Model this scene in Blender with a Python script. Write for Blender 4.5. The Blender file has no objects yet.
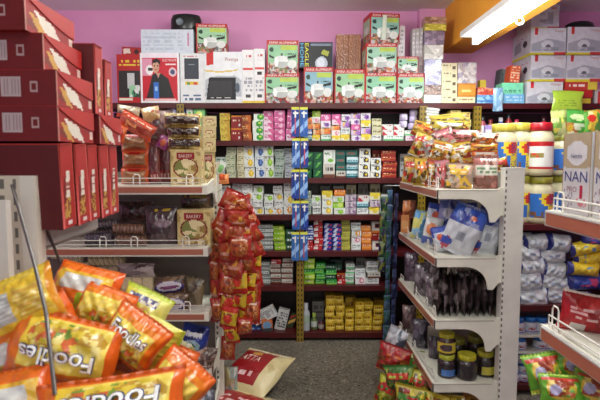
import bpy, math, random
from mathutils import Matrix, Vector
SC = bpy.context.scene
C = SC.collection
PI = math.pi
# ------------------------------------------------------------------ camera
PITCH = math.atan(42/500); YAW = math.atan(5/500)
CR = (Matrix.Rotation(-YAW, 4, 'Z') @ Matrix.Rotation(PI/2 - PITCH, 4, 'X')).to_3x3()
CAM = Vector((0, 0, 1.5))
def P(px, py, Y):
    d = CR @ Vector(((px-300)/500, (200-py)/500, -1))
    return CAM + d*(Y/d.y)
def Zat(py, Y): return P(295, py, Y).z
def Xat(px, Y, py=158): return P(px, py, Y).x
cam = bpy.data.cameras.new('camera'); cam.lens = 30; cam.sensor_width = 36
cam.clip_start = .02
cam.dof.use_dof = True; cam.dof.focus_distance = 2.9; cam.dof.aperture_fstop = 9
co = bpy.data.objects.new('camera', cam); C.objects.link(co)
co.location = CAM; co.rotation_euler = CR.to_euler(); SC.camera = co
# ------------------------------------------------------------------ colour + materials
def lin(c):
    return tuple(((x/255)/12.92 if x <= 10 else ((x/255+.055)/1.055)**2.4) for x in c[:3]) + (1.0,)
def mat(name, rough=.5, spec=.5, bump=0, bscale=60, coat=0, vary=.0, metal=0, col=None, vscale=30):
    m = bpy.data.materials.new(name); m.use_nodes = True
    nt = m.node_tree; b = nt.nodes['Principled BSDF']; L = nt.links
    b.inputs['Roughness'].default_value = rough
    b.inputs['Specular IOR Level'].default_value = spec
    b.inputs['Coat Weight'].default_value = coat
    b.inputs['Metallic'].default_value = metal
    if col is None:
        a = nt.nodes.new('ShaderNodeAttribute'); a.attribute_name = 'Col'; src = a.outputs['Color']
    else:
        a = nt.nodes.new('ShaderNodeRGB'); a.outputs[0].default_value = lin(col); src = a.outputs[0]
    tc = nt.nodes.new('ShaderNodeTexCoord')
    if vary:
        n = nt.nodes.new('ShaderNodeTexNoise'); n.inputs['Scale'].default_value = vscale; n.inputs['Detail'].default_value = 5
        L.new(tc.outputs['Object'], n.inputs['Vector'])
        r = nt.nodes.new('ShaderNodeMapRange'); r.inputs['From Min'].default_value = .3; r.inputs['From Max'].default_value = .7
        r.inputs['To Min'].default_value = 1-vary; r.inputs['To Max'].default_value = 1+vary*.3
        L.new(n.outputs['Fac'], r.inputs['Value'])
        v = nt.nodes.new('ShaderNodeVectorMath'); v.operation = 'SCALE'
        L.new(src, v.inputs[0]); L.new(r.outputs['Result'], v.inputs['Scale']); src = v.outputs[0]
    L.new(src, b.inputs['Base Color'])
    if bump:
        n = nt.nodes.new('ShaderNodeTexNoise'); n.inputs['Scale'].default_value = bscale; n.inputs['Detail'].default_value = 3
        L.new(tc.outputs['Object'], n.inputs['Vector'])
        u = nt.nodes.new('ShaderNodeBump'); u.inputs['Strength'].default_value = bump; u.inputs['Distance'].default_value = .01
        L.new(n.outputs['Fac'], u.inputs['Height']); L.new(u.outputs['Normal'], b.inputs['Normal'])
    return m
CARD = mat('printed_cardboard', .5, .4, vary=.12, vscale=25)
FILM = mat('printed_plastic_film', .28, .5, bump=.35, bscale=45, coat=.25)
PLAST = mat('moulded_plastic', .3, .5, vary=.05)
METAL = mat('painted_steel', .38, .5, vary=.12, vscale=8)
CHROME = mat('grey_wire', .35, .5, metal=.6)
CLEAR = mat('glossy_clear_film', .16, .7, bump=.6, bscale=60, coat=.5)
WOOD = mat('red_laminate_board', .42, .4, vary=.25, vscale=14)
MATS = [CARD, FILM, PLAST, METAL, CHROME, CLEAR, WOOD]
MI = {'card': 0, 'film': 1, 'plast': 2, 'metal': 3, 'chrome': 4, 'clear': 5, 'wood': 6}
# ------------------------------------------------------------------ designs (printed artwork as functions of u right, v up)
def hsh(*a):
    x = 0x345678
    for k in a: x = ((x ^ (int(k)+7919)) * 1000003) & 0xffffffff; x ^= x >> 13
    return (x & 0xffff)/65535.0
class D:
    def __init__(s, base, *L):
        s.base = base; s.L = []
        for l in L:
            if l[0] == 'n':
                r = random.Random(l[7]); s.L.append(l + ([(r.uniform(l[1], l[3]), r.uniform(l[2], l[4]), r.choice(l[5])) for _ in range(l[6])],))
            else: s.L.append(l)
    def __call__(s, u, v):
        c = s.base
        for l in s.L:
            k = l[0]
            if k == 'r':
                if l[1] <= u <= l[3] and l[2] <= v <= l[4]: c = l[5]
            elif k == 'e':
                if ((u-l[1])/l[3])**2 + ((v-l[2])/l[4])**2 <= 1: c = l[5]
            elif k == 'd':
                if l[1]*u + l[2]*v > l[3]: c = l[4]
            elif k == 't':
                if l[1] <= u <= l[3] and l[2] <= v <= l[4]:
                    row = (v-l[2])/(l[4]-l[2])*l[5]
                    if .25 < row % 1 < .8 and hsh(int(row), int((u-l[1])*(l[8] if len(l) > 8 else 34)), l[7]) > .35: c = l[6]
            elif k == 'n':
                if l[1] <= u <= l[3] and l[2] <= v <= l[4]:
                    c = min(l[8], key=lambda q: (q[0]-u)**2+(q[1]-v)**2)[2]
            elif k == 'p':
                pts = l[1]; ins = False; j = len(pts)-1
                for i in range(len(pts)):
                    a, b = pts[i], pts[j]
                    if (a[1] > v) != (b[1] > v) and u < (b[0]-a[0])*(v-a[1])/(b[1]-a[1])+a[0]: ins = not ins
                    j = i
                if ins: c = l[2]
        return c
# ------------------------------------------------------------------ text outlines
_tc = {}
def textmesh(s, off=0):
    if (s, off) in _tc: return _tc[(s, off)]
    cu = bpy.data.curves.new('tmp', 'FONT'); cu.body = s; cu.offset = off; cu.resolution_u = 3
    o = bpy.data.objects.new('tmp', cu); C.objects.link(o)
    dg = bpy.context.evaluated_depsgraph_get(); me = o.evaluated_get(dg).to_mesh()
    vs = [v.co.copy() for v in me.vertices]; fs = [tuple(p.vertices) for p in me.polygons]
    o.evaluated_get(dg).to_mesh_clear(); bpy.data.objects.remove(o); bpy.data.curves.remove(cu)
    if off and (s, 0) in _tc: x0, x1, y0, y1 = _tc[(s, 0)][2]
    else:
        x0 = min(v.x for v in vs); x1 = max(v.x for v in vs); y0 = min(v.y for v in vs); y1 = max(v.y for v in vs)
    r = ([((v.x-x0)/(x1-x0), (v.y-y0)/(y1-y0)) for v in vs], fs, (x0, x1, y0, y1))
    _tc[(s, off)] = r
    return r
# ------------------------------------------------------------------ mesh builder
class MB:
    def __init__(s): s.v = []; s.f = []; s.c = []; s.m = []; s.s = []
    def add(s, vs, fs, col, m='card', smooth=False, M=None):
        n = len(s.v)
        s.v += [tuple(M @ Vector(p)) for p in vs] if M else [tuple(p) for p in vs]
        for i, f in enumerate(fs):
            s.f.append(tuple(n+k for k in f)); s.c.append(col[i] if isinstance(col, list) else col); s.m.append(MI[m]); s.s.append(smooth)
        return s
    def box(s, x0, x1, y0, y1, z0, z1, col, m='card', M=None, skip=()):
        vs = [(x, y, z) for z in (z0, z1) for y in (y0, y1) for x in (x0, x1)]
        fs = {'b': (0, 2, 3, 1), 't': (4, 5, 7, 6), 'f': (0, 1, 5, 4), 'k': (2, 6, 7, 3), 'l': (0, 4, 6, 2), 'r': (1, 3, 7, 5)}
        return s.add(vs, [f for k, f in fs.items() if k not in skip], col, m, M=M)
    def face(s, org, U, V, des, nu, nv, m='card'):
        org, U, V = Vector(org), Vector(U), Vector(V)
        for j in range(nv):
            i = 0
            while i < nu:
                c = des((i+.5)/nu, (j+.5)/nv); k = i+1
                while k < nu and des((k+.5)/nu, (j+.5)/nv) == c: k += 1
                a = org+U*(i/nu)+V*(j/nv); b = org+U*(k/nu)+V*(j/nv)
                s.add([a, b, b+V/nv, a+V/nv], [(0, 1, 2, 3)], c, m); i = k
        return s
    def text(s, st, fn, col, m='card', off=0):
        if off: textmesh(st)
        vs, fs, _ = textmesh(st, off)
        return s.add([fn(a, b) for a, b in vs], fs, col, m)
    def tube(s, pts, r, col, m='chrome', seg=6):
        pts = [Vector(p) for p in pts]; vs = []; fs = []
        for i, p in enumerate(pts):
            t = (pts[min(i+1, len(pts)-1)]-pts[max(i-1, 0)]).normalized()
            a = t.cross(Vector((0, 0, 1)) if abs(t.z) < .9 else Vector((1, 0, 0))).normalized(); b = t.cross(a)
            for k in range(seg): vs.append(p+a*r*math.cos(2*PI*k/seg)+b*r*math.sin(2*PI*k/seg))
        for i in range(len(pts)-1):
            for k in range(seg): fs.append((i*seg+k, i*seg+(k+1) % seg, (i+1)*seg+(k+1) % seg, (i+1)*seg+k))
        fs.append(tuple(range(seg))); fs.append(tuple((len(pts)-1)*seg+k for k in reversed(range(seg))))
        return s.add(vs, fs, col, m, True)
    def lathe(s, prof, seg, colf, m='plast', M=None):
        vs = []; fs = []; cs = []
        for r, z in prof:
            for k in range(seg): vs.append((r*math.cos(2*PI*k/seg), r*math.sin(2*PI*k/seg), z))
        for i in range(len(prof)-1):
            for k in range(seg):
                fs.append((i*seg+k, i*seg+(k+1) % seg, (i+1)*seg+(k+1) % seg, (i+1)*seg+k))
                cs.append(colf(((k+.5)/seg+.75) % 1, (prof[i][1]+prof[i+1][1])/2, i))
        return s.add(vs, fs, cs, m, True, M)
    def poly(s, pts2, fn0, fn1, col, m='card'):
        # extruded outline: fn0/fn1 map 2D points to the two faces
        n = len(pts2); vs = [fn0(*p) for p in pts2]+[fn1(*p) for p in pts2]
        fs = [tuple(range(n)), tuple(range(2*n-1, n-1, -1))]+[(i, (i+1) % n, n+(i+1) % n, n+i) for i in range(n)]
        return s.add(vs, fs, col, m)
    def mesh(s, name):
        me = bpy.data.meshes.new(name); me.from_pydata(s.v, [], s.f)
        used = sorted(set(s.m))
        for k in used: me.materials.append(MATS[k])
        idx = {k: i for i, k in enumerate(used)}
        me.polygons.foreach_set('material_index', [idx[k] for k in s.m])
        me.polygons.foreach_set('use_smooth', s.s)
        a = me.color_attributes.new('Col', 'FLOAT_COLOR', 'CORNER'); buf = []; cache = {}
        for f, c in zip(s.f, s.c):
            if c not in cache: cache[c] = lin(c)
            buf.extend(cache[c]*len(f))
        a.data.foreach_set('color', buf); me.update()
        return me
def obj(name, data, parent=None, label=None, cat=None, group=None, kind=None, loc=None, rot=None):
    if isinstance(data, MB): data = data.mesh(name)
    o = bpy.data.objects.new(name, data); C.objects.link(o)
    if parent: o.parent = parent
    if label: o['label'] = label
    if cat: o['category'] = cat
    if group: o['group'] = group
    if kind: o['kind'] = kind
    if loc is not None: o.location = loc
    if rot is not None: o.rotation_euler = rot if not isinstance(rot, Matrix) else rot.to_euler()
    return o
def empty(name, label, cat, loc=(0, 0, 0), group=None): return obj(name, None, None, label, cat, group, None, loc)
def RM(roll=0, tilt=0, yaw=0):
    return (Matrix.Rotation(math.radians(yaw), 3, 'Z') @ Matrix.Rotation(math.radians(tilt), 3, 'X') @ Matrix.Rotation(math.radians(roll), 3, 'Y'))
# ------------------------------------------------------------------ cartons
def carton(w, d, h, front, nu=10, nv=8, side=None, top=None, texts=(), stexts=(), m='card', snu=None):
    b = MB(); x, y = w/2, d/2
    side = side or front.base; top = top or (side if isinstance(side, tuple) else side.base)
    b.face((-x, -y, 0), (w, 0, 0), (0, 0, h), front, nu, nv, m)
    if isinstance(side, tuple): b.box(-x, x, -y, y, 0, h, side, m, skip=('f', 't', 'b'))
    else:
        sn = snu or nu
        b.face((-x, y, 0), (0, -d, 0), (0, 0, h), side, sn, nv, m); b.face((x, -y, 0), (0, d, 0), (0, 0, h), side, sn, nv, m)
        b.box(-x, x, -y, y, 0, h, side.base, m, skip=('f', 't', 'b', 'l', 'r'))
    b.box(-x, x, -y, y, 0, h, top, m, skip=('f', 'k', 'l', 'r'))
    for t in texts:
        st, u0, v0, u1, v1, c = t[:6]
        if len(t) > 6: b.text(st, lambda p, q: (-x+w*(u0+(u1-u0)*q), -y-.0006, h*(v1-(v1-v0)*p)) if t[6] == 'down' else (-x+w*(u1-(u1-u0)*q), -y-.0006, h*(v0+(v1-v0)*p)), c, m)
        else: b.text(st, lambda p, q: (-x+w*(u0+(u1-u0)*p), -y-.0006, h*(v0+(v1-v0)*q)), c, m)
    for st, u0, v0, u1, v1, c in stexts:
        b.text(st, lambda p, q: (-x-.0006, y-d*(u0+(u1-u0)*p), h*(v0+(v1-v0)*q)), c, m)
        b.text(st, lambda p, q: (x+.0006, -y+d*(u0+(u1-u0)*p), h*(v0+(v1-v0)*q)), c, m)
    return b
def pbox(name, x0, y0, x1, y1, Y, d, front, label, cat='box', nu=None, nv=None, yaw=0, group=None, roll=0, **k):
    s = Y/500; w = (x1-x0)*s; h = (y1-y0)*s
    nu = nu or max(6, min(60, int((x1-x0)*1.3))); nv = nv or max(6, min(60, int((y1-y0)*1.3)))
    b = carton(w, d, h-.0015, front, nu, nv, **k)
    p = P((x0+x1)/2, y1, Y)
    o = obj(name, b, None, label, cat, group, None, (p.x, Y+d/2, p.z+.0008), RM(roll, 0, yaw))
    return o
# ------------------------------------------------------------------ film bags
def bag(w, h, t, des, seed=0, nu=14, nv=16, seal=.07, wr=.10, text=(), back=None, m='film', pinch=.06, bend=0, sealc=None):
    r = random.Random(seed); ph = [r.uniform(0, 6.28) for _ in range(6)]; fq = [r.uniform(2, 5) for _ in range(3)]; k0 = r.uniform(6, 11)
    def S(u, v, s):
        vv = min(1, max(0, (v-seal)/(1-2*seal))); e = math.sin(PI*vv)
        pu = max(0, 1-abs(2*u-1)**3)
        p = (e**.6)*(pu**.55)
        n = wr*(math.sin(fq[0]*6.28*u+ph[0]+3*v)*math.sin(fq[1]*5*v+ph[1]) + .6*math.sin(k0*6.28*u+ph[2])*(1-e)*1.4 + .5*math.sin(12*u+9*v+ph[3]))
        x = (u-.5)*w*(1-pinch*e+.02*math.sin(9*v+ph[4]))
        z = (v-.5)*h*(1+.015*math.sin(7*u+ph[5]))
        y = -s*(t/2)*p*(1+n) + bend*((v-.5)**2)*h*4 + (.0012*math.sin(u*70) if vv in (0, 1) else 0)
        return Vector((x, y, z))
    b = MB()
    for s, dd in ((1, des), (-1, back or des)):
        vs = [S(i/nu, j/nv, s) for j in range(nv+1) for i in range(nu+1)]; fs = []; cs = []
        for j in range(nv):
            for i in range(nu):
                a = j*(nu+1)+i; q = (a, a+1, a+nu+2, a+nu+1)
                fs.append(q if s > 0 else q[::-1]); uu = (i+.5)/nu
                c = dd(uu if s > 0 else 1-uu, (j+.5)/nv)
                if sealc and ((j+.5)/nv < seal or (j+.5)/nv > 1-seal): c = sealc
                cs.append(c)
        b.add(vs, fs, cs, m, True)
    for st, u0, v0, u1, v1, c, off, lift in text:
        sk = lambda p, q: S(u0+(u1-u0)*p, v0+(v1-v0)*q, 1)+Vector((0, -lift, 0))
        b.text(st, sk, c, m, off)
    return b
def pbag(name, x0, y0, x1, y1, Y, des, label, cat='packet', t=None, roll=0, tilt=0, yaw=0, seed=None, group=None, **k):
    s = Y/500; w = (x1-x0)*s; h = (y1-y0)*s
    seed = seed if seed is not None else int(x0*7+y0*13)
    t = t or min(w, h)*.45
    k.setdefault('nu', max(10, min(34, int((x1-x0)*.9)))); k.setdefault('nv', max(10, min(34, int((y1-y0)*.9))))
    p = P((x0+x1)/2, (y0+y1)/2, Y)
    return obj(name, bag(w, h, t, des, seed, **k), None, label, cat, group, None, p, RM(roll, tilt, yaw))
WHITE = (235, 233, 228); CREAM = (226, 212, 170); RED = (190, 25, 25); DRED = (120, 14, 16); YEL = (238, 200, 30); ORG = (235, 110, 20)
BLK = (22, 22, 24); BLUE = (30, 60, 160); GRN = (40, 130, 60); PINK = (225, 100, 160); GREY = (150, 150, 150)
# ================================================================== THE ROOM
def structmat(name, fn):
    m = bpy.data.materials.new(name); m.use_nodes = True; nt = m.node_tree; fn(nt, nt.nodes['Principled BSDF'], nt.nodes, nt.links); return m
def paint(c1, c2, scale=1.5):
    def f(nt, b, N, L):
        tc = N.new('ShaderNodeTexCoord'); n = N.new('ShaderNodeTexNoise'); n.inputs['Scale'].default_value = scale; n.inputs['Detail'].default_value = 6
        r = N.new('ShaderNodeValToRGB'); r.color_ramp.elements[0].position = .35; r.color_ramp.elements[1].position = .65
        r.color_ramp.elements[0].color = lin(c1); r.color_ramp.elements[1].color = lin(c2)
        L.new(tc.outputs['Object'], n.inputs['Vector']); L.new(n.outputs['Fac'], r.inputs['Fac']); L.new(r.outputs['Color'], b.inputs['Base Color'])
        b.inputs['Roughness'].default_value = .75
        n2 = N.new('ShaderNodeTexNoise'); n2.inputs['Scale'].default_value = 90; u = N.new('ShaderNodeBump'); u.inputs['Strength'].default_value = .15
        L.new(tc.outputs['Object'], n2.inputs['Vector']); L.new(n2.outputs['Fac'], u.inputs['Height']); L.new(u.outputs['Normal'], b.inputs['Normal'])
    return f
def terrazzo(nt, b, N, L):
    tc = N.new('ShaderNodeTexCoord')
    v = N.new('ShaderNodeTexVoronoi'); v.inputs['Scale'].default_value = 85
    L.new(tc.outputs['Object'], v.inputs['Vector'])
    r = N.new('ShaderNodeValToRGB'); e = r.color_ramp.elements; r.color_ramp.interpolation = 'CONSTANT'
    e[0].position = 0; e[0].color = lin((126, 119, 106)); e[1].position = .45; e[1].color = lin((112, 105, 93))
    q = e.new(.7); q.color = lin((96, 89, 79)); q = e.new(.86); q.color = lin((66, 59, 51)); q = e.new(.93); q.color = lin((160, 152, 136))
    sp = N.new('ShaderNodeSeparateColor'); L.new(v.outputs['Color'], sp.inputs['Color']); L.new(sp.outputs['Red'], r.inputs['Fac'])
    n = N.new('ShaderNodeTexNoise'); n.inputs['Scale'].default_value = 2.2; n.inputs['Detail'].default_value = 6; L.new(tc.outputs['Object'], n.inputs['Vector'])
    mr = N.new('ShaderNodeMapRange'); mr.inputs['From Min'].default_value = .3; mr.inputs['From Max'].default_value = .7; mr.inputs['To Min'].default_value = .72; mr.inputs['To Max'].default_value = 1.05
    L.new(n.outputs['Fac'], mr.inputs['Value']); s = N.new('ShaderNodeVectorMath'); s.operation = 'SCALE'
    L.new(r.outputs['Color'], s.inputs[0]); L.new(mr.outputs['Result'], s.inputs['Scale']); L.new(s.outputs[0], b.inputs['Base Color'])
    b.inputs['Roughness'].default_value = .5
def room(name, x0, x1, y0, y1, z0, z1, m):
    b = MB(); b.box(x0, x1, y0, y1, z0, z1, WHITE); o = obj(name, b, kind='structure'); o.data.materials.clear(); o.data.materials.append(m); return o
PINKM = structmat('pink_wall_paint', paint((220, 150, 196), (228, 160, 204)))
CEILM = structmat('grey_ceiling_paint', paint((232, 234, 234), (238, 240, 238)))
ORM = structmat('orange_beam_paint', paint((226, 150, 40), (238, 166, 50)))
FLM = structmat('terrazzo_floor', terrazzo)
WB = 4.40; ZC = Zat(11, WB)
room('floor', -3, 3.4, -2.5, WB, -.1, 0, FLM)
room('wall_back', -3, 3.4, WB, WB+.12, 0, ZC, PINKM)
room('ceiling', -3, 3.4, -2.5, WB+.12, ZC, ZC+.1, CEILM)
room('wall_left', -3.12, -3, -2.5, WB+.12, 0, ZC, PINKM)
room('wall_right', 3.4, 3.52, -2.5, WB+.12, 0, ZC, PINKM)
bx0 = Xat(442, WB, 50); bx1 = Xat(472, WB, 50); bz = Zat(53, WB)
room('trim_1', bx0, bx1, -1.2, WB-.001, bz, ZC-.001, ORM)            # orange ceiling beam
room('trim_2', Xat(417, WB, 30), bx0-.002, WB-.08, WB-.001, Zat(40, WB), ZC-.001, PINKM)   # pink haunch below the ceiling
# fluorescent fitting
EM = bpy.data.materials.new('fluorescent_glow'); EM.use_nodes = True
n = EM.node_tree; b_ = n.nodes['Principled BSDF']; b_.inputs['Emission Color'].default_value = (.86, .93, 1, 1); b_.inputs['Emission Strength'].default_value = 40
fx = Xat(475, 3.65, 41); fz = Zat(41, 3.65)
fit = empty('fluorescent_light', 'lit white fluorescent tube light mounted under the orange ceiling beam', 'light', (fx, 3.0, fz))
b = MB(); b.box(-.105, .03, -.62, .66, .03, bz-fz-.002, (235, 235, 230), 'metal'); obj('housing', b, fit)
b = MB(); b.tube([(0, -.60, 0), (0, .62, 0)], .023, WHITE, 'plast', 12); tb = obj('tube', b, fit); tb.data.materials.clear(); tb.data.materials.append(EM)
for s in (-.61, .64):
    b = MB(); b.box(-.022, .022, s-.014, s+.014, -.024, .03, (230, 230, 225), 'plast'); obj('lamp_holder', b, fit)
b = MB(); pts = []
for k in range(60):
    a = k/59*PI*5.2; pts.append(P(519+4*math.cos(a)+k*.02, 20+3.5*math.sin(a)+k*.03, 3.0+.02*math.sin(a*.7)))
pts = [P(514, 11, 3.0)]+pts; b.tube([q-fit.location for q in pts], .0035, (235, 235, 235), 'plast', 5); obj('cable', b, fit)
# ================================================================== BACK WALL SHELVING
YB = 4.0
BY = {1: 103, 2: 140.5, 3: 178, 4: 215, 5: 251.5, 6: 286, 7: 333}
BZ = {k: Zat(v, YB) for k, v in BY.items()}
BOARD = (78, 14, 18)
wall = empty('wall_shelving', 'tall dark red board shelving with yellow slotted posts along the pink wall', 'shelving', (0, YB, 0))
XL, XR = -1.55, 2.75
for k in BZ:
    b = MB(); b.box(XL, XR, 0, .34, BZ[k]-.042, BZ[k], BOARD, 'wood'); obj('shelf_board', b, wall)
b = MB(); b.box(XL, XR, .345, .36, 0, BZ[1]-.05, (46, 34, 34), 'wood'); obj('back_panel', b, wall)  # dark sheet added behind the goods so the gaps read dark
for px, y0 in ((182, 104), (300, 108), (421.5, 106), (475, 106)):
    xx = Xat(px, YB-.02, 200); b = MB(); w = .03; zt = Zat(y0, YB-.02)
    hd = D((136, 110, 26)); cells = 46
    def slots(u, v, cells=cells):
        f = (v*cells) % 1
        return (40, 34, 18) if (.3 < f < .75 and (abs(u-.27) < .09 or abs(u-.73) < .09)) else (136, 110, 26)
    b.face((xx-w, -.022, 0), (2*w, 0, 0), (0, 0, zt), slots, 11, cells*4, 'metal')
    b.box(xx-w, xx+w, -.0215, -.018, 0, zt, (136, 110, 26), 'metal'); b.box(xx-w, xx-w+.003, -.022, -.001, 0, zt, (136, 110, 26), 'metal')
    obj('post', b, wall)
# --- carton designs
def blob(base, c, c2=None): return D(base, ('t', .06, .6, .6, .92, 2, (120, 120, 120), 3, 14), ('e', .62, .42, .26, .36, c), ('e', .66, .46, .1, .18, c2 or base))
def band(base, c, c2=(240, 240, 240)): return D(base, ('r', 0, .3, 1, .72, c), ('t', .15, .35, .85, .68, 1, c2, 5, 12))
def half(base, c, c2=WHITE): return D(base, ('d', 1, .5, .85, c), ('t', .08, .35, .6, .75, 2, c2, 7, 12))
def twod(base, c): return D(base, ('t', .1, .2, .9, .85, 3, c, 9, 14))
def photo(base, cols, sd=1): return D(base, ('n', .3, .05, .98, .8, cols, 12, sd), ('t', .05, .8, .8, .98, 1, (60, 60, 60), 2, 14))
PAL = {
 'yellow': half((206, 184, 70), (190, 150, 50), (120, 70, 20)), 'red': D((134, 16, 20), ('r', 0, .86, 1, 1, (205, 120, 30)), ('t', .15, .5, .8, .7, 1, (240, 220, 190), 4, 14), ('e', .75, .25, .07, .12, WHITE)),
 'orange brown': half((136, 62, 32), (186, 98, 40), (230, 190, 120)), 'green and white': D((225, 232, 222), ('e', .68, .5, .34, .46, (60, 150, 50)), ('e', .72, .6, .12, .16, (190, 220, 80))),
 'pink and white': half((236, 210, 224), (214, 96, 150), (180, 60, 120)), 'pink': D((214, 100, 158), ('e', .6, .45, .22, .26, (240, 190, 214)), ('t', .08, .7, .7, .92, 1, (250, 230, 240), 4, 12)),
 'pale green': twod((186, 190, 160), (90, 110, 80)), 'cream': twod((205, 200, 166), (120, 110, 70)),
 'white and yellow': blob((222, 226, 222), (222, 186, 40), (240, 220, 110)), 'white and blue': blob((214, 222, 226), (50, 86, 150), (110, 140, 200)),
 'white and lime': blob((222, 228, 220), (130, 190, 50), (190, 220, 100)), 'grey green': twod((168, 182, 172), (80, 110, 96)), 'pale grey': twod((176, 180, 186), (90, 96, 110)),
 'white': twod((224, 226, 224), (130, 135, 140)), 'white and orange': blob((222, 224, 222), (224, 150, 40)), 'lime green': D((150, 196, 40), ('r', .55, .2, .95, .8, (200, 220, 110)), ('t', .05, .3, .5, .7, 1, WHITE, 3, 10)),
 'dark green': band((30, 66, 52), (60, 110, 80)), 'white and brown': D((200, 196, 186), ('r', 0, 0, 1, .25, (110, 60, 44)), ('t', .1, .4, .9, .8, 1, (70, 60, 60), 3, 12)),
 'grey and white': D((196, 200, 198), ('r', 0, 0, 1, .3, (110, 120, 118)), ('t', .1, .45, .9, .85, 1, (90, 100, 100), 4, 12)),
 'white and red': D((230, 226, 222), ('p', [(0, 0), (.5, 0), (0, .8)], (190, 40, 50)), ('t', .4, .55, .95, .85, 1, (150, 40, 40), 3, 12)),
 'orange': photo((228, 196, 160), [(224, 130, 50), (236, 160, 80), (220, 110, 60)], 3), 'lilac': photo((214, 196, 226), [(150, 100, 180), (196, 140, 210), (230, 200, 120)], 4),
 'white and lilac': blob((228, 222, 230), (150, 100, 180), (80, 50, 110)), 'white and green': D((226, 232, 226), ('r', 0, 0, 1, .35, (110, 190, 130)), ('t', .2, .5, .9, .85, 1, (40, 120, 70), 3, 12)),
 'leaf green': D((20, 90, 60), ('p', [(.15, .15), (.4, .2), (.95, .9), (.5, .75)], (90, 176, 70)), ('p', [(.3, .3), (.9, .85), (.6, .6)], (200, 226, 160))),
 'tall white': D((228, 230, 224), ('e', .6, .25, .26, .14, (120, 180, 60)), ('r', .7, .3, .95, .95, (190, 200, 190)), ('t', .1, .6, .6, .9, 4, (90, 120, 90), 3, 10)),
 'teal': band((20, 84, 76), (36, 110, 100), (180, 60, 60)), 'light blue': D((150, 196, 206), ('r', 0, .65, 1, 1, (210, 228, 232)), ('r', 0, 0, 1, .22, (30, 96, 110)), ('t', .1, .3, .9, .6, 1, (20, 60, 90), 4, 12)),
 'white and black': blob((230, 230, 226), (50, 44, 40), (220, 190, 60)), 'red orange': D((150, 34, 26), ('p', [(0, .2), (1, .55), (1, .75), (0, .4)], (190, 96, 50)), ('t', .1, .65, .8, .92, 1, (250, 210, 160), 4, 12)),
 'grey': twod((120, 118, 112), (80, 78, 74)), 'white and pink': blob((232, 224, 226), (214, 130, 150)), 'mauve': photo((196, 184, 196), [(150, 120, 150), (210, 196, 206), (120, 96, 124)], 6),
 'yellow and white': D((230, 226, 200), ('r', 0, .5, 1, 1, (232, 206, 60)), ('e', .6, .4, .25, .3, (214, 190, 60))), 'blue and white': D((40, 66, 160), ('r', .3, .2, 1, .55, (220, 226, 236)), ('t', .1, .6, .9, .9, 1, WHITE, 4, 12)),
 'red and white': D((186, 30, 36), ('r', .0, .15, .5, .5, (232, 226, 226)), ('t', .2, .6, .95, .9, 1, WHITE, 4, 12)), 'blue': D((34, 44, 150), ('p', [(0, 0), (.35, 0), (.6, 1), (.3, 1)], (200, 206, 230)), ('t', .5, .3, .98, .8, 1, (220, 60, 60), 5, 8)),
 'olive yellow': band((170, 166, 70), (206, 196, 90), (90, 90, 30)), 'orange and white': D((222, 120, 40), ('r', 0, .3, 1, .6, (236, 160, 80)), ('t', .1, .65, .9, .95, 1, WHITE, 4, 12)),
 'white and maroon': D((226, 218, 214), ('r', .3, .25, .75, .75, (120, 40, 44)), ('r', .42, .4, .62, .6, (40, 20, 24))), 'bright green': D((40, 150, 60), ('r', 0, 0, 1, .3, (120, 196, 80)), ('t', .1, .4, .8, .8, 1, (220, 240, 200), 4, 12)),
 'golden yellow': D((206, 168, 40), ('r', 0, .42, 1, .5, (240, 214, 110)), ('t', .08, .55, .92, .92, 1, (120, 60, 20), 5, 9), ('r', .3, .1, .7, .36, (232, 200, 90))),
 'mint': twod((150, 200, 170), (60, 120, 90)),
}
ORD = ['first', 'second', 'third', 'fourth', 'fifth', 'sixth', 'seventh', 'eighth', 'ninth', 'tenth', 'eleventh', 'twelfth', 'thirteenth']
def level(i, n):
    if n == 1: return 'alone'
    if i == 0: return 'lowest'
    if i == n-1: return 'topmost'
    return ORD[i]+' up'
_cm = {}
rj = random.Random(11)
def stacks(row, specs, where, kind='soap_carton', catg='carton', d=.13, yoff=.05):
    """specs: (x0, x1, ytop, [design names bottom to top]) in photo pixels of the shelf front"""
    for si, (x0, x1, yt, names) in enumerate(specs):
        Yf = YB+yoff+(.012 if si % 3 == 1 else 0); s = YB/500; w = (x1-x0)*s*.97; n = len(names); H = (BY[row]-yt)*s; h = H/n
        xc = Xat((x0+x1)/2, YB, BY[row])
        for i, nm in enumerate(names):
            key = (nm, round(w, 3), round(h, 3), d)
            if key not in _cm: _cm[key] = carton(w, d, h-.0012, PAL[nm], max(8, int((x1-x0)*1.2)), max(5, int(H/n/s*1.2))).mesh(kind)
            o = obj(kind, _cm[key], None, f'{nm} carton, {level(i, n)} in {ORD[si]} stack from left, {where}', catg, f'cartons on the {where}', None,
                    (xc+rj.uniform(-.005, .005), Yf+d/2+rj.uniform(0, .02), BZ[row]+.0006+i*h), (0, 0, rj.uniform(-.09, .09)))
L2 = 'second shelf left bay'
stacks(2, [(219, 229, 113, ['yellow']*4), (230, 241, 115, ['red']*2), (242, 251.5, 115, ['orange brown']*2+['orange brown']), (252, 262.5, 113.5, ['green and white']*4),
  (263, 273.5, 110.5, ['pink and white']*4+['pink']), (274, 285, 110, ['pink']*5), (286.5, 296, 108.5, ['pink and white']+['pink']*4)], L2)
stacks(3, [(214, 224, 157, ['grey green']*2), (225.5, 235.5, 147, ['pale green']*4), (236, 243.5, 147, ['cream']*4), (244, 254, 146, ['white and yellow']*3), (254.5, 264, 146, ['white and blue']*3),
  (264.5, 274, 145.5, ['white and lime']*3), (274.5, 284, 149, ['grey green']*4), (284.5, 295, 148, ['pale grey']*4)], 'third shelf left bay')
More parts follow.
